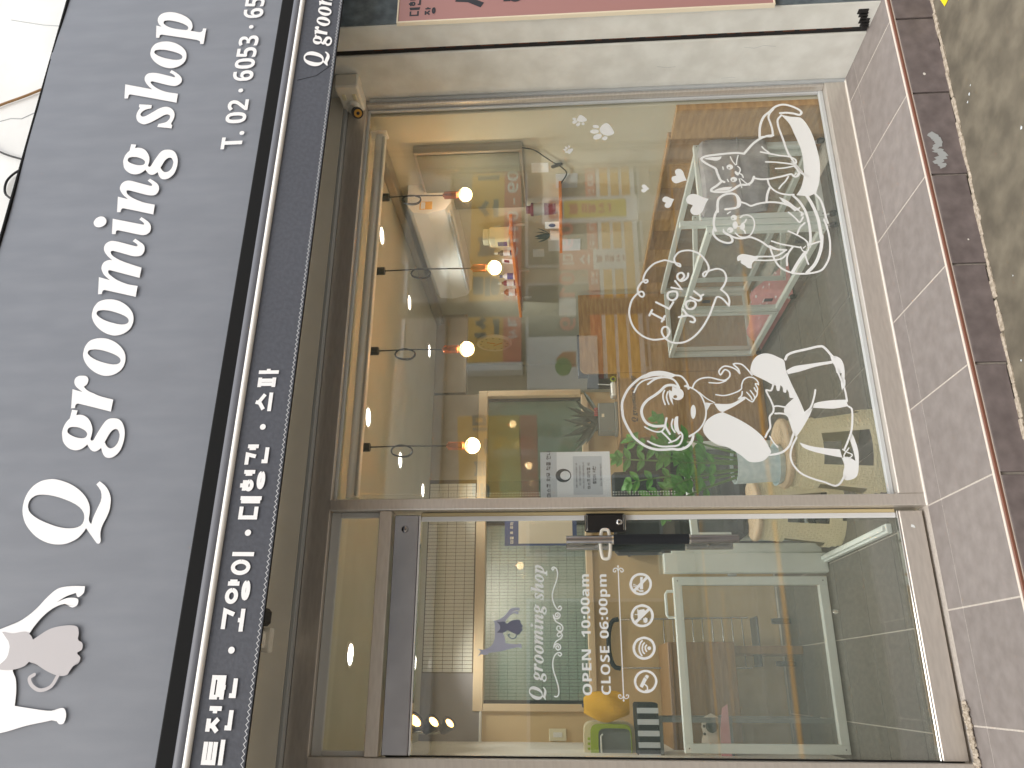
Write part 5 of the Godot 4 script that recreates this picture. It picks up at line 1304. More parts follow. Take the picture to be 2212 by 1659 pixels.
# one leaf blade: a folded, pointed, slightly arching strip along +y of t
func leaf_blade(length: float, width: float, arch: float, t: Transform3D, fold := 0.25, seg := 5) -> Shape:
	var s := S()
	var prev := []
	for k in seg + 1:
		var u := float(k) / seg
		var w := width * sin(PI * clampf(0.10 + 0.90 * u, 0.0, 1.0)) * (1.0 if u < 0.98 else 0.05)
		var c := V(0, length * u, -arch * u * u)
		var row := [c + V(-w, 0, w * fold), c, c + V(w, 0, w * fold)]
		if k:
			for e in 2:
				s.quad(t * prev[e], t * prev[e + 1], t * row[e + 1], t * row[e], t.basis * Vector3.BACK)
		prev = row
	return s
func counter_side() -> void:
	# reception counter: a low part and a raised part with rounded corner
	var c := thing("reception_counter", "wooden reception counter with raised right part and shop name", "counter", V(1.3, 0, -2.2))
	var o := V(-1.3, 0, 2.2)
	obj("low_front", S().span(o + V(0.907, 0.0, -2.075), o + V(1.40, 1.028, -2.053), 0.003), M.wood, c)
	var r := 0.05
	var hp := PackedVector2Array([Vector2(1.4005, 0.0), Vector2(1.4005, 1.308 - r)])
	for k in 7:
		var a := PI - PI / 2 * k / 6
		hp.append(Vector2(1.4005 + r + cos(a) * r, 1.308 - r + sin(a) * r))
	hp.append_array(PackedVector2Array([Vector2(2.044, 1.308), Vector2(2.044, 0.0)]))
	obj("raised_front", S().outline([hp], T(o + V(0, 0, -2.075)), 0.024), M.wood, c)
	obj("side_panel", S().span(o + V(0.907, 0.0, -2.39), o + V(0.929, 1.028, -2.0755), 0.003), M.wood_dark, c)
	obj("low_top", S().span(o + V(0.900, 1.0285, -2.39), o + V(1.40, 1.040, -2.048), 0.003), M.wood_dark, c)
	obj("raised_side", S().span(o + V(1.4005, 1.0405, -2.39), o + V(1.418, 1.25, -2.0755), 0.003), M.black_matte, c)
	for y in [0.36, 0.62]:
		obj("groove_strip", S().span(o + V(0.93, y, -2.0528), o + V(2.04, y + 0.004, -2.0515)), M.wood_dark, c)
	var kk := 0.145
	obj("shop_name", shop_name(Transform3D(Basis.from_scale(V(kk, kk, 1)), o + V(1.02 + 0.276 * kk, 0.915, -2.0518)), 0, 14, 3), M.ink, c)
	# planter on the low top
	var Y := 1.0405
	var p := thing("counter_planter", "grey speckled square planter with dark pointed leaves on the counter", "plant", V(1.09, Y, -2.20))
	obj("planter_box", S().span(V(-0.115, 0.0, -0.07), V(0.115, 0.022, 0.07), 0.003).span(V(-0.108, 0.0225, -0.064), V(0.108, 0.142, 0.064), 0.004), M.granite, p)
	obj("soil", S().box(V(0, 0.1425, 0), V(0.2, 0.004, 0.115)), M.soil, p)
	obj("price_tag", S().box(V(0.01, 0.11, 0.0652), V(0.026, 0.020, 0.001)), M.cream_edge, p)
	for k in 15:
		var ang := -1.05 + 2.1 * k / 14
		var t := Transform3D(Basis.from_euler(V(0.25 * sin(k * 2.1), 0, -ang)), V(-0.02 + 0.09 * sin(k * 1.9) * 0.6, 0.14, 0.03 * cos(k * 2.7)))
		obj("leaf", leaf_blade(0.20 + 0.09 * sin(k * 2.3) * sin(k * 2.3), 0.016, 0.03, t, 0.35), M.dark_leaf, p)
	for k in 4:
		obj("red_marker", S().span(V(0.012 + k * 0.017, 0.145, 0.045), V(0.024 + k * 0.017, 0.172, 0.051), 0.002), M.red, p)
	var pt := thing("card_reader", "white card reader with a pen on the counter beside the planter", "device", V(1.31, Y, -2.18))
	obj("body", S().box(V(0, 0.022, 0), V(0.115, 0.044, 0.09), 0.012), M.white_plastic, pt)
	obj("screen", S().box(V(0, 0.045, 0.0), V(0.08, 0.003, 0.05)), M.black_plastic, pt)
	obj("pen", S().tube(PackedVector3Array([V(0.045, 0.044, 0), V(0.055, 0.135, -0.01)]), 0.004, 8), M.white_plastic, pt)
	var tp := thing("tape_roll", "green roll of tape leaning on the counter", "tape", V(1.378, Y, -2.12))
	obj("roll", S().tube(ring_pts(V(0, 0.024, 0), 0.018), 0.006, 8, false), M.lime, tp)
	# monitor behind the raised part
	var mo := thing("black_monitor", "back edge of a black monitor behind the raised counter", "monitor", V(1.62, Y, -2.25))
	obj("screen_case", S().box(V(0, 0.16, 0), V(0.36, 0.24, 0.03), 0.006), M.black_plastic, mo)
	obj("foot", S().box(V(0, 0.02, 0), V(0.16, 0.04, 0.1), 0.006), M.black_plastic, mo)
	# black cabinet left of the counter and things on it
	var b := thing("black_cabinet", "black cabinet standing between the counter and the door", "cabinet", V(0.55, 0, -2.2))
	obj("carcass", S().span(V(-0.42, 0.0, -0.19), V(0.34, 0.98, 0.0), 0.004), M.black_matte, b)
	obj("top", S().span(V(-0.43, 0.9805, -0.195), V(0.345, 1.0, 0.01), 0.003), M.black_plastic, b)
	var ch := thing("black_chair", "black office chair beside the counter", "chair", V(0.265, 0, -1.47))
	obj("backrest", S().box(V(0, 0.94, 0.02), V(0.52, 0.42, 0.05), 0.02, T(Vector3.ZERO, -6)), M.black_matte, ch)
	obj("seat", S().box(V(0, 0.46, 0.18), V(0.44, 0.07, 0.42), 0.025), M.black_matte, ch)
	obj("column", S().tube(PackedVector3Array([V(0, 0.06, 0.18), V(0, 0.425, 0.18)]), 0.03, 12), M.black_plastic, ch)
	obj("backrest_arm", S().box(V(0, 0.62, -0.03), V(0.06, 0.30, 0.02), 0.006), M.black_plastic, ch)
	for k in 5:
		var a := TAU * k / 5
		var lg := obj("foot", S().tube(PackedVector3Array([V(0, 0.08, 0.18), V(cos(a) * 0.26, 0.055, 0.18 + sin(a) * 0.26)]), 0.018, 8), M.black_plastic, ch)
		obj("castor", S().tube(PackedVector3Array([V(cos(a) * 0.26 - 0.012, 0.027, 0.18 + sin(a) * 0.26), V(cos(a) * 0.26 + 0.012, 0.027, 0.18 + sin(a) * 0.26)]), 0.026, 12), M.rubber, lg)
	# plastic stools, the near one under a potted plant
	stool(V(0.29, 0, -0.35), "cream woven plastic stool under the potted plant by the window")
	stool(V(0.16, 0, -1.02), "cream woven plastic stool standing further back behind the potted plant")
	var zz := thing("potted_plant", "green leafy houseplant in a pale blue pot on the stool", "plant", V(0.235, 0.4405, -0.34))
	obj("saucer", S().lathe([Vector2(0, 0), Vector2(0.085, 0), Vector2(0.100, 0.028), Vector2(0.096, 0.028), Vector2(0.084, 0.006)], Transform3D(), 28), M.pot_pale, zz)
	obj("pot", S().lathe([Vector2(0.078, 0.006), Vector2(0.090, 0.215), Vector2(0.084, 0.215), Vector2(0.080, 0.19), Vector2(0, 0.19)], Transform3D(), 28), M.pot_pale, zz)
	obj("soil", S().lathe([Vector2(0.083, 0.1995), Vector2(0, 0.203)], Transform3D(), 20), M.soil, zz)
	var stems := [[0.16, -0.10, 0.47], [-0.16, -0.02, 0.42], [0.03, 0.10, 0.36], [-0.06, -0.12, 0.50], [0.10, 0.06, 0.34], [-0.12, 0.10, 0.30], [0.22, 0.02, 0.36], [-0.22, -0.06, 0.34], [0.05, -0.03, 0.55], [-0.02, 0.14, 0.28]]
	for k in stems.size():
		var q: Array = stems[k]
		var base := V(q[0] * 0.25, 0.20, q[1] * 0.25)
		var tip := V(q[0], 0.20 + q[2], q[1])
		var pts := PackedVector3Array()
		for i in 8:
			var u := i / 7.0
			var pnt := base.lerp(tip, u)
			pnt.y = lerpf(base.y, tip.y, sin(u * PI * 0.5))
			pts.append(pnt)
		var stem := obj("stem", S().tube(pts, 0.0065, 7, true, 0.002), M.stem, zz)
		for i in range(2, 8):
			for side in [-1.0, 1.0]:
				var d: Vector3 = (pts[i] - pts[i - 1]).normalized()
				var lat: Vector3 = d.cross(V(0.2, 0.1, 1.0)).normalized() * side
				var ydir: Vector3 = (lat * 0.9 + d * 0.55 + V(0, -0.1 + 0.12 * sin(k * 3.0 + i), 0.12)).normalized()
				var zdir := d.cross(lat).normalized()
				zdir = (zdir - ydir * zdir.dot(ydir)).normalized()
				if zdir.z < 0: zdir = -zdir
				var bs := Basis(ydir.cross(zdir), ydir, zdir)
				var L := 0.072 - 0.004 * i + 0.012 * sin(k * 1.3 + i * 2.1)
				obj("leaf", leaf_blade(L * 1.12, 0.0165, 0.014, Transform3D(bs, pts[i]), 0.3, 4), M.leaf, stem)
		var tipd := (pts[7] - pts[6]).normalized()
		obj("leaf", leaf_blade(0.055, 0.014, 0.008, Transform3D(Basis(Quaternion(Vector3.UP, tipd)), pts[7]), 0.3, 4), M.leaf, stem)

func ring_pts(c: Vector3, r: float, ax := Vector3.RIGHT, ay := Vector3.UP) -> PackedVector3Array:
	var p := PackedVector3Array()
	for k in 25:
		p.append(c + ax * cos(TAU * k / 24) * r + ay * sin(TAU * k / 24) * r)
	return p

# a round tapered plastic stool with arched openings and a woven pattern in relief
func stool(at: Vector3, label: String) -> void:
	var o := thing("plastic_stool", label, "stool", at, "plastic stools")
	var h := 0.41
	var rad := func(y: float) -> float:
		return lerpf(0.205, 0.150, y / h)
	# four legs: the shell with an opening in the middle of each side
	var shell := S()
	var inner := S()
	var n := 64
	var rows := 20
	var open := func(a: float, y: float) -> bool:
		var u := fposmod(a + PI / 4, PI / 2) - PI / 4     # nearest opening centre is 0
		var w := 0.47
		if y < 0.06:
			return absf(u) < 0.40 and y < 0.045 * (1.0 - pow(absf(u) / 0.40, 2.0))
		return y > 0.085 and y < 0.285 and absf(u) < w
	for k in n:
		var a0 := TAU * k / n
		var a1 := TAU * (k + 1) / n
		for j in rows:
			var y0 := h * j / rows
			var y1 := h * (j + 1) / rows
			if open.call((a0 + a1) * 0.5 - 0.13, (y0 + y1) * 0.5):
				continue
			for sd in [0, 1]:
				var dr := 0.0 if sd == 0 else -0.004
				var r0: float = rad.call(y0) + dr
				var r1: float = rad.call(y1) + dr
				var s: Shape = shell if sd == 0 else inner
				var q0 := V(cos(a0), 0.12, sin(a0)).normalized() * (1 if sd == 0 else -1)
				var q1 := V(cos(a1), 0.12, sin(a1)).normalized() * (1 if sd == 0 else -1)
				s.quad_smooth(V(cos(a0) * r0, y0, sin(a0) * r0), V(cos(a1) * r0, y0, sin(a1) * r0), V(cos(a1) * r1, y1, sin(a1) * r1), V(cos(a0) * r1, y1, sin(a0) * r1), q0, q1, q1, q0)
	obj("shell", shell.add(inner), M.stool_plastic, o)
	# woven relief: short raised bars, alternately upright and lying
	var weave := S()
	for k in 80:
		for j in 26:
			var a := TAU * (k + 0.5) / 80
			var y := h * (j + 0.5) / 26
			var bad := false
			for da in [-0.06, 0.0, 0.06]:
				for dy in [-0.012, 0.0, 0.012]:
					if open.call(a - 0.13 + da, clampf(y + dy, 0.0, h)): bad = true
			if bad: continue
			var r: float = rad.call(y)
			var t := Transform3D(Basis(Vector3.UP, -a + PI / 2), V(cos(a) * r, y, sin(a) * r))
			if (k + j) % 2 == 0:
				weave.box(V(0, 0, 0.0), V(0.0125, 0.006, 0.0035), 0.0012, t)
			else:
				weave.box(V(0, 0, 0.0), V(0.005, 0.0150, 0.0035), 0.0012, t)
	obj("weave", weave, M.stool_plastic, o).set_meta("kind", "stuff")
	obj("rim", S().lathe([Vector2(0.151, h), Vector2(0.161, h + 0.001), Vector2(0.163, h + 0.012), Vector2(0.158, h + 0.026), Vector2(0.150, h + 0.030), Vector2(0.0, h + 0.030)], Transform3D(), 48), M.stool_top, o)
	var ribs := S()
	for k in 72:
		var a := TAU * k / 72
		ribs.box(V(0, h + 0.013, 0.1625), V(0.006, 0.018, 0.003), 0.001, Transform3D(Basis(Vector3.UP, a), Vector3.ZERO))
	for k in 8:
		for j in 8:
			var q := V(-0.105 + 0.03 * k, h + 0.0305, -0.105 + 0.03 * j)
			if Vector2(q.x, q.z).length() < 0.135:
				ribs.box(q, V(0.018, 0.003, 0.018), 0.001, Transform3D(Basis(Vector3.UP, 0.5), Vector3.ZERO))
	obj("rim_ribs", ribs, M.stool_top, o).set_meta("kind", "stuff")
# a panel of square tube with a clear sheet: corners a (foot) and b (foot), top at h
func frame_panel(parent: Node, called: String, a: Vector3, b: Vector3, y0: float, h: float, w := 0.032, glazed := true) -> Node3D:
	var d := (b - a)
	var L := d.length()
	var t := Transform3D(Basis(d.normalized(), Vector3.UP, d.normalized().cross(Vector3.UP)), a)
	var fr := obj(called, S().box(V(w / 2, (y0 + h) / 2, 0), V(w, h - y0, w), 0.002, t).box(V(L - w / 2, (y0 + h) / 2, 0), V(w, h - y0, w), 0.002, t).box(V(L / 2, h - w / 2, 0), V(L - 2 * w - 0.0004, w, w * 0.98), 0.002, t).box(V(L / 2, y0 + w / 2, 0), V(L - 2 * w - 0.0004, w, w * 0.98), 0.002, t), M.white_frame, parent)
	if glazed:
		obj("sheet", S().box(V(L / 2, (y0 + h) / 2, 0), V(L - 2 * w - 0.004, h - y0 - 2 * w - 0.004, 0.004), 0.0, t), M.acrylic, fr)
	for q in [V(w * 0.5, h - w * 0.5, w * 0.5), V(L - w * 0.5, h - w * 0.5, w * 0.5), V(w * 0.5, y0 + w * 0.5, w * 0.5), V(L - w * 0.5, y0 + w * 0.5, w * 0.5)]:
		obj("screw", S().lathe([Vector2(0, 0.0015), Vector2(0.003, 0.0012), Vector2(0.0036, 0)], t * T(q, 90), 8), M.print_grey, fr)
	return fr

func castor(parent: Node, at: Vector3) -> void:
	var c := obj("castor", S().box(at + V(0, 0.035, 0), V(0.012, 0.02, 0.024), 0.003).tube(PackedVector3Array([at + V(0, 0.03, 0.01), at + V(0, 0.05, 0.0)]), 0.006, 8), M.aluminium, parent)
	obj("wheel", S().tube(PackedVector3Array([at + V(-0.008, 0.0195, 0.012), at + V(0.008, 0.0195, 0.012)]), 0.0185, 14), M.black_plastic, c)

func kennel_side() -> void:
	var k := thing("pet_pen", "white framed clear sided pet pen along the right wall", "pet pen", V(1.8, 0, -1.2))
	var o := V(-1.8, 0, 1.2)
	frame_panel(k, "front_panel", o + V(1.565, 0, -0.34), o + V(2.052, 0, -0.34), 0.05, 0.70)
	frame_panel(k, "side_panel", o + V(1.515, 0, -1.30), o + V(1.515, 0, -0.34), 0.05, 0.67)
	frame_panel(k, "side_panel", o + V(1.515, 0, -2.03), o + V(1.515, 0, -1.32), 0.05, 0.66)
	frame_panel(k, "back_panel", o + V(1.545, 0, -2.03), o + V(2.03, 0, -2.03), 0.05, 0.66)
	frame_panel(k, "wall_panel", o + V(2.025, 0, -2.0), o + V(2.025, 0, -0.375), 0.05, 0.69)
	frame_panel(k, "gate_panel", o + V(1.60, 0, -1.08), o + V(1.98, 0, -0.92), 0.06, 0.62, 0.028)
	obj("corner_post", S().span(o + V(1.533, 0.05, -0.36), o + V(1.563, 0.81, -0.325), 0.002), M.white_frame, k)
	for p in [V(2.04, 0, -0.33), V(1.572, 0, -0.325), V(1.515, 0, -0.345), V(1.50, 0, -1.12), V(1.515, 0, -2.02)]:
		castor(k, o + p)
	for z in [-0.46, -1.14]:
		for y in [0.16, 0.54]:
			obj("hinge", S().box(o + V(1.4975, y, z), V(0.004, 0.05, 0.036), 0.001), M.print_grey, k)
	# grey cushion folded over the front panel
	var cu := thing("grey_cushion", "grey folded pet cushion draped over the pen's front panel", "cushion", V(1.84, 0.33, -0.36))
	var cs := S()
	var nx := 22
	var ny := 22
	for side in [0, 1]:
		var rows := []
		for j in ny + 1:
			var row := []
			for i in nx + 1:
				var u := float(i) / nx * 2 - 1
				var v := float(j) / ny * 2 - 1
				# a rounded slab, soft at the rim, lower right corner rounder
				var rx := 0.262 - 0.05 * maxf(0.0, -v) * maxf(0.0, absf(u) - 0.4)
				var edge := (1.0 - pow(absf(u), 6.0)) * (1.0 - pow(absf(v), 6.0))
				var th := 0.045 * pow(clampf(edge, 0.0, 1.0), 0.4) + 0.004 * sin(u * 7.0 + v * 3.0) + 0.003 * sin(v * 11.0 - u * 4.0)
				var y := v * 0.185 + 0.165 - 0.022 * u + (0.012 * sin(u * 3.0) if v > 0 else -0.02 * u * u * -1.0)
				row.append(V(u * rx, y, (th if side == 0 else -th * 0.7) + 0.035))
			rows.append(row)
		for j in ny:
			for i in nx:
				var a: Vector3 = rows[j][i]
				var b: Vector3 = rows[j][i + 1]
				var c: Vector3 = rows[j + 1][i + 1]
				var d: Vector3 = rows[j + 1][i]
				cs.quad(a, b, c, d, Vector3.BACK if side == 0 else Vector3.FORWARD)
	obj("padding", cs, M.cushion, cu)
	obj("seam", S().tube(PackedVector3Array([V(-0.24, 0.155, 0.083), V(-0.08, 0.16, 0.088), V(0.1, 0.15, 0.088), V(0.24, 0.145, 0.083)]), 0.003, 6), M.cushion, cu)
	# pink blanket with white spots on the floor of the pen
	var bl := thing("pink_blanket", "crumpled pink blanket with white spots lying in the pet pen", "blanket", V(1.66, 0.0, -1.55))
	var bs := S()
	var hgt := func(x: float, z: float) -> float:
		var e := maxf(0.0, 1.0 - pow(absf(x) / 0.14, 4.0)) * maxf(0.0, 1.0 - pow(absf(z) / 0.42, 4.0))
		return 0.01 + e * (0.12 + 0.03 * sin(x * 22.0 + z * 9.0) + 0.025 * sin(z * 17.0 - x * 8.0))
	var gx := 16
	var gz := 30
	for i in gx:
		for j in gz:
			var q := []
			for c in [[i, j], [i + 1, j], [i + 1, j + 1], [i, j + 1]]:
				var x: float = -0.14 + 0.28 * c[0] / gx
				var z: float = -0.42 + 0.84 * c[1] / gz
				q.append(V(x, hgt.call(x, z), z))
			bs.quad(q[0], q[1], q[2], q[3], Vector3.UP)
	obj("cloth", bs, M.pink_cloth, bl)
	var dots := S()
	for c in 34:
		var x := rng.randf_range(-0.12, 0.12)
		var z := rng.randf_range(-0.38, 0.38)
		dots.lathe([Vector2(0.011, 0), Vector2(0.008, 0.002), Vector2(0, 0.003)], T(V(x, hgt.call(x, z) + 0.001, z), rng.randf_range(-20, 20), 0, rng.randf_range(-20, 20)), 8)
	obj("spots", dots, M.cloth_dot, bl)

func door_side() -> void:
	# gate behind the door
	var g := thing("pet_gate", "white framed clear pet gate standing behind the entrance door", "gate", V(-0.6, 0, -1.26))
	frame_panel(g, "leaf", V(-0.455, 0, 0), V(0.437, 0, 0), 0.012, 0.85, 0.045)
	obj("latch", S().box(V(0.452, 0.52, 0.004), V(0.022, 0.045, 0.03), 0.003), M.aluminium, g)
	obj("handle", S().tube(PackedVector3Array([V(0.22, 0.851, 0), V(0.22, 0.885, 0), V(0.235, 0.895, 0), V(0.345, 0.895, 0), V(0.36, 0.885, 0), V(0.36, 0.851, 0)]), 0.008, 8), M.white_frame, g)
	var gp := thing("gate_post", "wide white gate post with a floor rail running towards the window", "post", V(-0.08, 0, -1.24))
	obj("post", S().span(V(-0.065, 0.0, -0.03), V(0.045, 0.90, 0.03), 0.006), M.white_frame, gp)
	obj("post_cap", S().span(V(-0.07, 0.9005, -0.034), V(0.05, 0.925, 0.034), 0.008), M.acrylic, gp)
	obj("post_panel", S().span(V(0.0455, 0.02, -0.012), V(0.10, 0.85, 0.012), 0.003), M.white_frame, gp)
	obj("floor_rail", S().span(V(-0.012, 0.0, 0.031), V(0.030, 0.026, 0.93), 0.003).span(V(-0.002, 0.0265, 0.04), V(0.018, 0.040, 0.92), 0.002), M.white_frame, gp)
	obj("stopper", S().lathe([Vector2(0, 0), Vector2(0.013, 0.0), Vector2(0.013, 0.03), Vector2(0.008, 0.036), Vector2(0, 0.036)], T(V(-0.28, 0.0, 0.10)), 14), M.chrome, gp)
	var pn := thing("side_gate_panel", "white framed pet gate panel seen at the edge beside the mullion", "gate", V(0.05, 0, -1.30))
	frame_panel(pn, "leaf", V(0, 0, 0), V(0.62, 0, -0.12), 0.02, 0.72, 0.04)
	# folding hand trolley leaning at the back
	var tr := thing("hand_trolley", "folding metal hand trolley with a black foam handle behind the gate", "trolley", V(-0.47, 0, -2.15))
	var bars := S()
	for x in [-0.155, 0.155]:
		bars.tube(PackedVector3Array([V(x, 0.26, 0.02), V(x, 1.08, -0.16)]), 0.007, 8)
	obj("frame", bars, M.steel_wire, tr)
	var rungs := []
	for k in 9:
		var y := 0.30 + k * 0.062
		obj("rung", S().tube(PackedVector3Array([V(-0.155, y, 0.012 - (y - 0.26) * 0.22), V(0.155, y, 0.012 - (y - 0.26) * 0.22)]), 0.004, 6), M.steel_wire, tr)
	var hp := PackedVector3Array()
	for k in 13:
		var a := PI * k / 12
		hp.append(V(-cos(a) * 0.158, 1.09 + pow(sin(a), 0.6) * 0.075, -0.165))
	obj("foam_handle", S().tube(hp, 0.016, 10), M.foam, tr)
	for x in [-0.13, 0.13]:
		obj("wheel", S().tube(PackedVector3Array([V(x - 0.015, 0.06, 0.05), V(x + 0.015, 0.06, 0.05)]), 0.06, 18), M.rubber, tr)
	obj("toe_plate", S().span(V(-0.15, 0.24, 0.02), V(0.15, 0.252, 0.2), 0.003), M.black_plastic, tr)
	# wooden bench behind the gate with the carrier and other things on it
	var be := thing("wooden_bench", "low brown wooden bench along the back behind the pet gate", "bench", V(-1.1, 0, -1.95))
	obj("top", S().span(V(-0.95, 0.80, -0.42), V(0.62, 0.83, 0.10), 0.004), M.wood_dark, be)
	obj("front_board", S().span(V(-0.95, 0.42, 0.065), V(0.62, 0.7995, 0.09), 0.003), M.wood_dark, be)
	for x in [-0.92, 0.55]:
		for z in [-0.38, 0.05]:
			obj("leg", S().span(V(x, 0.0, z), V(x + 0.05, 0.7995, z + 0.05), 0.003) if z < 0 else S().span(V(x, 0.0, z - 0.04), V(x + 0.05, 0.7995, z + 0.01), 0.003), M.wood_dark, be)
	# shelf rack at the very left
	var rk := thing("grey_rack", "grey shelf rack at the left end behind the door", "rack", V(-1.25, 0, -1.62))
	for y in [0.55, 0.93]:
		obj("shelf", S().span(V(-0.35, y, -0.14), V(0.36, y + 0.02, 0.14), 0.003), M.carrier_dark, rk)
	for x in [-0.35, 0.33]:
		for z in [-0.14, 0.115]:
			obj("upright", S().span(V(x, 0.0, z), V(x + 0.026, 0.5495, z + 0.025), 0.002).span(V(x, 0.5705, z), V(x + 0.026, 0.9295, z + 0.025), 0.002), M.carrier_dark, rk)
	# pet carrier
	var Y := 0.9505
	var pc := thing("pet_carrier", "cream pet carrier with a lime green rim and clear door", "pet carrier", V(-1.04, 1.072, -1.58))
	var rr := PackedVector2Array()
	var ri := PackedVector2Array()
	for k in 32:
		var a := TAU * k / 32
		var c := Vector2(signf(cos(a)) * pow(absf(cos(a)), 0.35), signf(sin(a)) * pow(absf(sin(a)), 0.35))
		rr.append(c * Vector2(0.115, 0.145) + Vector2(0, 0.145))
		ri.append(c * Vector2(0.082, 0.092) + Vector2(0, 0.118))
	obj("shell", S().outline([rr], T(V(0, 0, -0.26)), 0.22), M.carrier_body, pc)
	var rim := PackedVector2Array()
	for q in rr: rim.append((q - Vector2(0, 0.12)) * Vector2(0.92, 0.80) + Vector2(0, 0.118))
	obj("rim", S().outline([rim, ri], T(V(0, 0, -0.0395)), 0.024), M.lime, pc)
	obj("door_pane", S().outline([ri], T(V(0, 0, -0.0395)), 0.008), M.carrier_dark, pc)
	obj("door_bar", S().tube(PackedVector3Array([V(-0.05, 0.185, -0.022), V(-0.04, 0.195, -0.012), V(0.04, 0.195, -0.012), V(0.05, 0.185, -0.022)]), 0.005, 8), M.white_plastic, pc)
	for k in 3:
		obj("vent", S().lathe([Vector2(0, 0.002), Vector2(0.008, 0)], T(V(-0.026 + k * 0.026, 0.263, -0.0395), 90), 12), M.lime, pc)
	var st := thing("carrier_stand", "striped cloth covered box under the pet carrier", "box", V(-1.08, Y, -1.60))
	obj("box", S().span(V(-0.26, 0, -0.12), V(0.26, 0.12, 0.13), 0.008), M.black_matte, st)
	for k in 9:
		obj("stripe", S().span(V(-0.258 + k * 0.058, 0.0, 0.1302), V(-0.23 + k * 0.058, 0.118, 0.1316)), M.paper_grey, st)
	var yb := thing("yellow_bag", "yellow bag with navy trim hanging beside the pet carrier", "bag", V(-0.84, 1.10, -1.60))
	var bag := S()
	for i in 14:
		for j in 20:
			var q := []
			for c in [[i, j], [i + 1, j], [i + 1, j + 1], [i, j + 1]]:
				var u: float = c[0] / 14.0
				var a: float = TAU * c[1] / 20.0
				var r: float = 0.075 * pow(sin(PI * clampf(0.08 + u * 0.84, 0, 1)), 0.5) * (1.0 + 0.08 * sin(a * 3.0 + u * 9.0))
				q.append(V(cos(a) * r * 1.1, u * 0.26, sin(a) * r * 0.7))
			bag.quad(q[0], q[1], q[2], q[3], V(q[0].x, 0, q[0].z) + V(0.0001, 0, 0))
	obj("body", bag, M.yellow, yb)
	for x in [-0.035, 0.045]:
		obj("strap", S().box(V(x, 0.21, 0.052), V(0.022, 0.10, 0.014), 0.004, T(Vector3.ZERO, -14, 0, 10 if x > 0 else -8)), M.navy, yb)
	var pl := thing("dog_figure", "cream dog shaped plush lying on the rack shelf", "toy", V(-1.02, 0.571, -1.58))
	obj("body", S().lathe([Vector2(0, 0), Vector2(0.05, 0.01), Vector2(0.066, 0.05), Vector2(0.062, 0.10), Vector2(0.05, 0.13), Vector2(0.058, 0.165), Vector2(0.05, 0.21), Vector2(0, 0.235)], T(V(-0.09, 0.075, 0), 0, 0, -90), 18), M.plush, pl)
	obj("nose", S().lathe([Vector2(0, 0.012), Vector2(0.03, 0.006), Vector2(0.034, 0)], T(V(0.08, 0.085, 0.058), 90), 14), M.black_plastic, pl)
	for x in [-0.04, 0.0]:
		obj("eye", S().lathe([Vector2(0, 0.008), Vector2(0.008, 0.0)], T(V(x + 0.08, 0.125, 0.045), 60), 10), M.black_plastic, pl)
	var pk := thing("pink_board", "narrow pink board standing behind the gate by the rack", "board", V(-0.965, 0.571, -1.47))
	obj("board", S().outline([PackedVector2Array([Vector2(-0.14, 0), Vector2(0.14, 0), Vector2(0.12, 0.03), Vector2(0.0, 0.05), Vector2(-0.14, 0.055)])], Transform3D(), 0.01), M.pink_cloth, pk)
	# three little navy spot lamps shaped like cats on a rail
	var lp := [[-0.915, 2.30, -1.42, 0.062, "largest navy spot lamp with a bright face, uppermost of the three"], [-0.925, 2.21, -1.52, 0.050, "middle navy spot lamp of the three by the door"], [-0.935, 2.13, -1.60, 0.044, "lowest and smallest navy spot lamp of the three by the door"]]
	for q in lp:
		var l := thing("spot_lamp", q[4], "lamp", V(q[0], q[1], q[2]), "navy spot lamps")
		var d := V(0.62, -0.62, 0.42).normalized()
		var t := Transform3D(Basis(Quaternion(Vector3.UP, -d)), Vector3.ZERO)
		var r: float = q[3]
		obj("shade", S().lathe([Vector2(0.012, r * 1.8), Vector2(0.020, r * 1.75), Vector2(r, 0.0), Vector2(r * 0.95, 0.0), Vector2(0.018, r * 1.6)], t, 20), M.navy, l)
		obj("lamp_face", S().lathe([Vector2(0, 0.004), Vector2(r * 0.62, 0.004)], t, 20), M.spot_warm, l)
		obj("stem", S().tube(PackedVector3Array([t * V(0, r * 1.75, 0), V(-0.06, 0.09, -0.05), V(-0.06, 2.449 - q[1], -0.05)]), 0.005, 8), M.steel_wire, l)
	# poster by the back window
	var po := thing("wall_poster", "navy and cream printed poster by the green glass window", "poster", V(0.30, 1.36, -2.371))
	obj("sheet", S().span(V(-0.10, 0.0, 0.0), V(0.12, 0.52, 0.003)), M.navy_print, po)
	obj("print_area", S().span(V(-0.085, 0.03, 0.0031), V(0.105, 0.42, 0.0036)), M.cream_edge, po)
	obj("heading", hangul("미용 후 주의", 0.026, 0.004, T(V(-0.085, 0.455, 0.0034)), 1.05), M.cream_edge, po)
	var sw := thing("wall_switch", "pair of white switches on the beige wall behind the door", "switch", V(-1.04, 1.52, -2.398))
	obj("plate", S().box(V(0, 0, 0.004), V(0.075, 0.115, 0.01), 0.003), M.cream_plastic, sw)
	obj("rocker", S().box(V(0, 0, 0.0105), V(0.03, 0.06, 0.004), 0.001), M.white_plastic, sw)
	# faint light in the grooming room, from its own ceiling light
	var gl := thing("ceiling_light", "ceiling light of the grooming room behind the green glass", "ceiling light", V(-0.1, 2.45, -2.85), "recessed ceiling lights")
	obj("lamp", S().lathe([Vector2(0.0, -0.006), Vector2(0.05, -0.005), Vector2(0.06, 0.0)], Transform3D(), 20), M.lamp_white, gl)
	spot(gl, V(0, -0.012, 0), 1.0, C(250, 252, 245), 75.0)
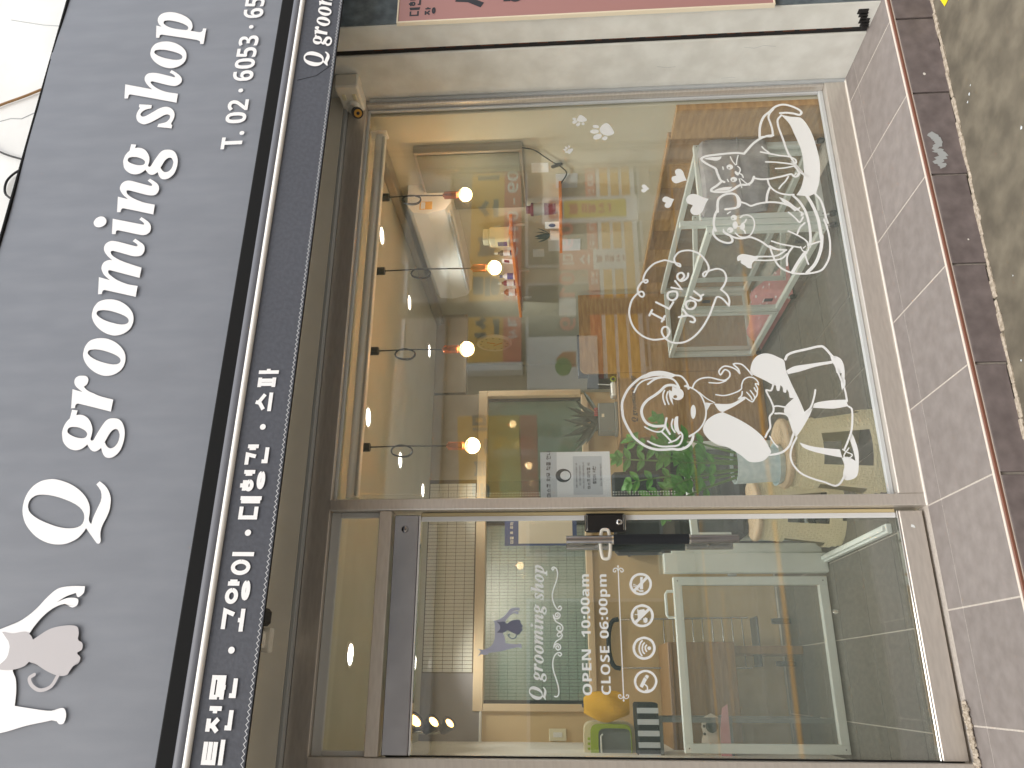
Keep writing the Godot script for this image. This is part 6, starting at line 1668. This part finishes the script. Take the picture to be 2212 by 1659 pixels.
# ---------------------------------------------------------------- what the glass mirrors: the shops across the lane
func across_the_street() -> void:
	var b := thing("opposite_building", "estate agent's shop building across the lane, mirrored in the glass", "building", V(6, -0.3, 8.2))
	var o := V(-6, 0.3, -8.2)
	obj("ground_wall", S().span(o + V(-14, -0.3, 8.2), o + V(16, 3.4, 8.6)), M.far_wall, b)
	obj("upper_wall", S().span(o + V(-14, 3.4, 8.2), o + V(16, 5.4, 8.6)), M.far_upper, b)
	obj("eaves", S().span(o + V(-14, 3.3, 8.08), o + V(16, 3.42, 8.1995), 0.02), M.far_upper, b)
	obj("pavement_step", S().span(o + V(-14, -0.3, 7.35), o + V(16, -0.18, 8.199), 0.02), M.concrete, b)
	var flip := Basis(Vector3.UP, PI)
	for w in [[3.9, 5.5], [5.8, 8.0], [-1.6, 0.4], [1.0, 2.2]]:
		var wn := obj("shop_window", S().span(o + V(w[0], 0.0, 8.14), o + V(w[1], 2.0, 8.199)), M.aluminium, b)
		obj("pane", S().span(o + V(w[0] + 0.05, 0.05, 8.12), o + V(w[1] - 0.05, 1.95, 8.139)), M.far_glass, wn)
	for k in 5:
		var x := -9.0 + k * 4.4
		var uw := obj("upper_window", S().span(o + V(x, 4.0, 8.15), o + V(x + 1.8, 5.2, 8.199)), M.aluminium, b)
		obj("pane", S().span(o + V(x + 0.06, 4.06, 8.13), o + V(x + 1.74, 5.14, 8.149)), M.far_glass, uw)
	# stripes and text on its windows
	for i in 3:
		obj("window_stripe", S().span(o + V(3.75, 0.18 + i * 0.19, 8.10), o + V(8.0, 0.32 + i * 0.19, 8.108)), M.far_yellow, b)
	obj("window_stripe", S().span(o + V(3.75, 0.10, 8.109), o + V(8.0, 0.76, 8.1135)), M.far_white, b)
	obj("window_band", S().span(o + V(3.75, 0.77, 8.10), o + V(8.0, 0.95, 8.108)), M.far_red, b)
	obj("window_text", hangul("토지 매매 전세 월세 상가 사무실 빌라 분양", 0.115, 0.016, Transform3D(flip, o + V(7.9, 0.80, 8.099)), 1.1), M.far_white, b)
	obj("window_number", words("909 - 0119", "Droid Sans", 700, 2.3, 0.26, Transform3D(flip, o + V(6.9, 1.18, 8.105))), M.far_red, b)
	# the big yellow sign
	var s := thing("estate_agent_sign", "yellow and orange estate agent sign board across the lane", "sign", V(6, 2.05, 8.0))
	var q := V(-6, -2.05, -8.0)
	obj("yellow_panel", S().span(q + V(4.0, 2.35, 7.95), q + V(7.95, 2.92, 8.19), 0.01), M.far_yellow, s)
	obj("orange_panel", S().span(q + V(4.0, 2.06, 7.95), q + V(7.95, 2.3495, 8.19), 0.01), M.far_red, s)
	obj("end_cap", S().span(q + V(3.86, 2.04, 7.94), q + V(3.999, 2.94, 8.19), 0.01), M.far_white, s)
	obj("letters", hangul("미소부동산", 0.44, 0.085, Transform3D(flip, q + V(7.85, 2.415, 7.948)), 1.72), M.far_ink, s)
	obj("digits", words("909 - 0119", "Droid Sans", 700, 1.95, 0.19, Transform3D(flip, q + V(7.85, 2.11, 7.948))), M.far_white, s)
	obj("letters", hangul("공인중개사", 0.17, 0.024, Transform3D(flip, q + V(5.45, 2.12, 7.948)), 1.3), M.far_white, s)
	var s2 := thing("hanging_banner", "upright yellow banner with red letters standing across the lane", "banner", V(6.15, -0.3, 7.0))
	var r := V(-6.15, 0.3, -7.0)
	obj("board", S().span(r + V(5.93, 0.2, 7.0), r + V(6.39, 1.68, 7.05), 0.01), M.far_white, s2)
	obj("yellow_field", S().span(r + V(6.0, 0.38, 6.994), r + V(6.32, 1.34, 6.9995)), M.far_banner, s2)
	obj("red_field", S().span(r + V(6.0, 1.36, 6.994), r + V(6.32, 1.58, 6.9995)), M.red, s2)
	for k in 3:
		obj("letters", hangul("부동산"[k], 0.22, 0.036, Transform3D(flip, r + V(6.27, 1.08 - k * 0.235, 6.993))), M.far_red, s2)
	obj("letters", hangul("미소", 0.13, 0.02, Transform3D(flip, r + V(6.29, 1.40, 6.993)), 1.05), M.far_white, s2)
	obj("foot", S().span(r + V(6.0, -0.3, 6.9), r + V(6.32, 0.2, 7.15), 0.02), M.far_upper, s2)
	var s3 := thing("window_sign", "red and white estate agent sign hung in the window across the lane", "sign", V(5.9, 0.32, 8.08))
	var u := V(-5.9, -0.32, -8.08)
	obj("red_half", S().span(u + V(5.70, 0.86, 8.08), u + V(6.08, 1.43, 8.095)), M.far_red, s3)
	obj("white_half", S().span(u + V(5.70, 0.32, 8.08), u + V(6.08, 0.8595, 8.095)), M.far_white, s3)
	for k in 2:
		obj("letters", hangul("미소"[k], 0.22, 0.034, Transform3D(flip, u + V(6.0, 1.17 - k * 0.27, 8.079))), M.far_white, s3)
	for k in 3:
		obj("letters", hangul("부동산"[k], 0.15, 0.024, Transform3D(flip, u + V(5.97, 0.68 - k * 0.17, 8.079))), M.red, s3)
	# white poster panel with a drawn house and tree
	var p := thing("poster_panel", "white panel with a drawn house and tree across the lane", "poster", V(4.6, 0.95, 8.0))
	obj("panel", S().span(V(-1.05, -0.1, 0.0), V(-0.15, 1.02, 0.1), 0.01), M.far_white, p)
	obj("house_print", S().outline([PackedVector2Array([Vector2(0, 0), Vector2(.26, 0), Vector2(.26, .2), Vector2(.13, .32), Vector2(0, .2)])], Transform3D(flip, V(-0.42, 0.25, -0.002))), M.orange_print, p)
	var cr := PackedVector2Array()
	for k in 14:
		cr.append(Vector2(cos(TAU * k / 14) * 0.16, sin(TAU * k / 14) * 0.13 + 0.2))
	obj("tree_print", S().outline([cr], Transform3D(flip, V(-0.68, 0.25, -0.003))), M.green_print, p)
	# second sign further along
	var s4 := thing("side_sign", "yellow sign board further along the lane in the reflection", "sign", V(2.2, 2.05, 7.6))
	obj("panel", S().box(V(0, 0.45, 0), V(1.5, 0.9, 0.12), 0.01, T(Vector3.ZERO, 0, 24)), M.far_yellow, s4)
	obj("letters", hangul("미소부동", 0.26, 0.05, T(V(0.68, 0.45, -0.37), 0, 204), 1.25), M.far_ink, s4)
	obj("orange_panel", S().box(V(0, -0.13, 0), V(1.5, 0.25, 0.12), 0.01, T(Vector3.ZERO, 0, 24)), M.far_red, s4)
	# utility pole
	var up := thing("utility_pole", "grey concrete utility pole at the edge of the lane, mirrored in the glass", "pole", V(3.45, -0.3, 5.0))
	obj("shaft", S().lathe([Vector2(0.105, 0), Vector2(0.075, 8.5), Vector2(0, 8.5)], Transform3D(), 20), M.concrete, up)
	obj("band", S().lathe([Vector2(0.104, 1.55), Vector2(0.106, 1.55), Vector2(0.1055, 1.75), Vector2(0.1, 1.75)], Transform3D(), 20), M.far_white, up)
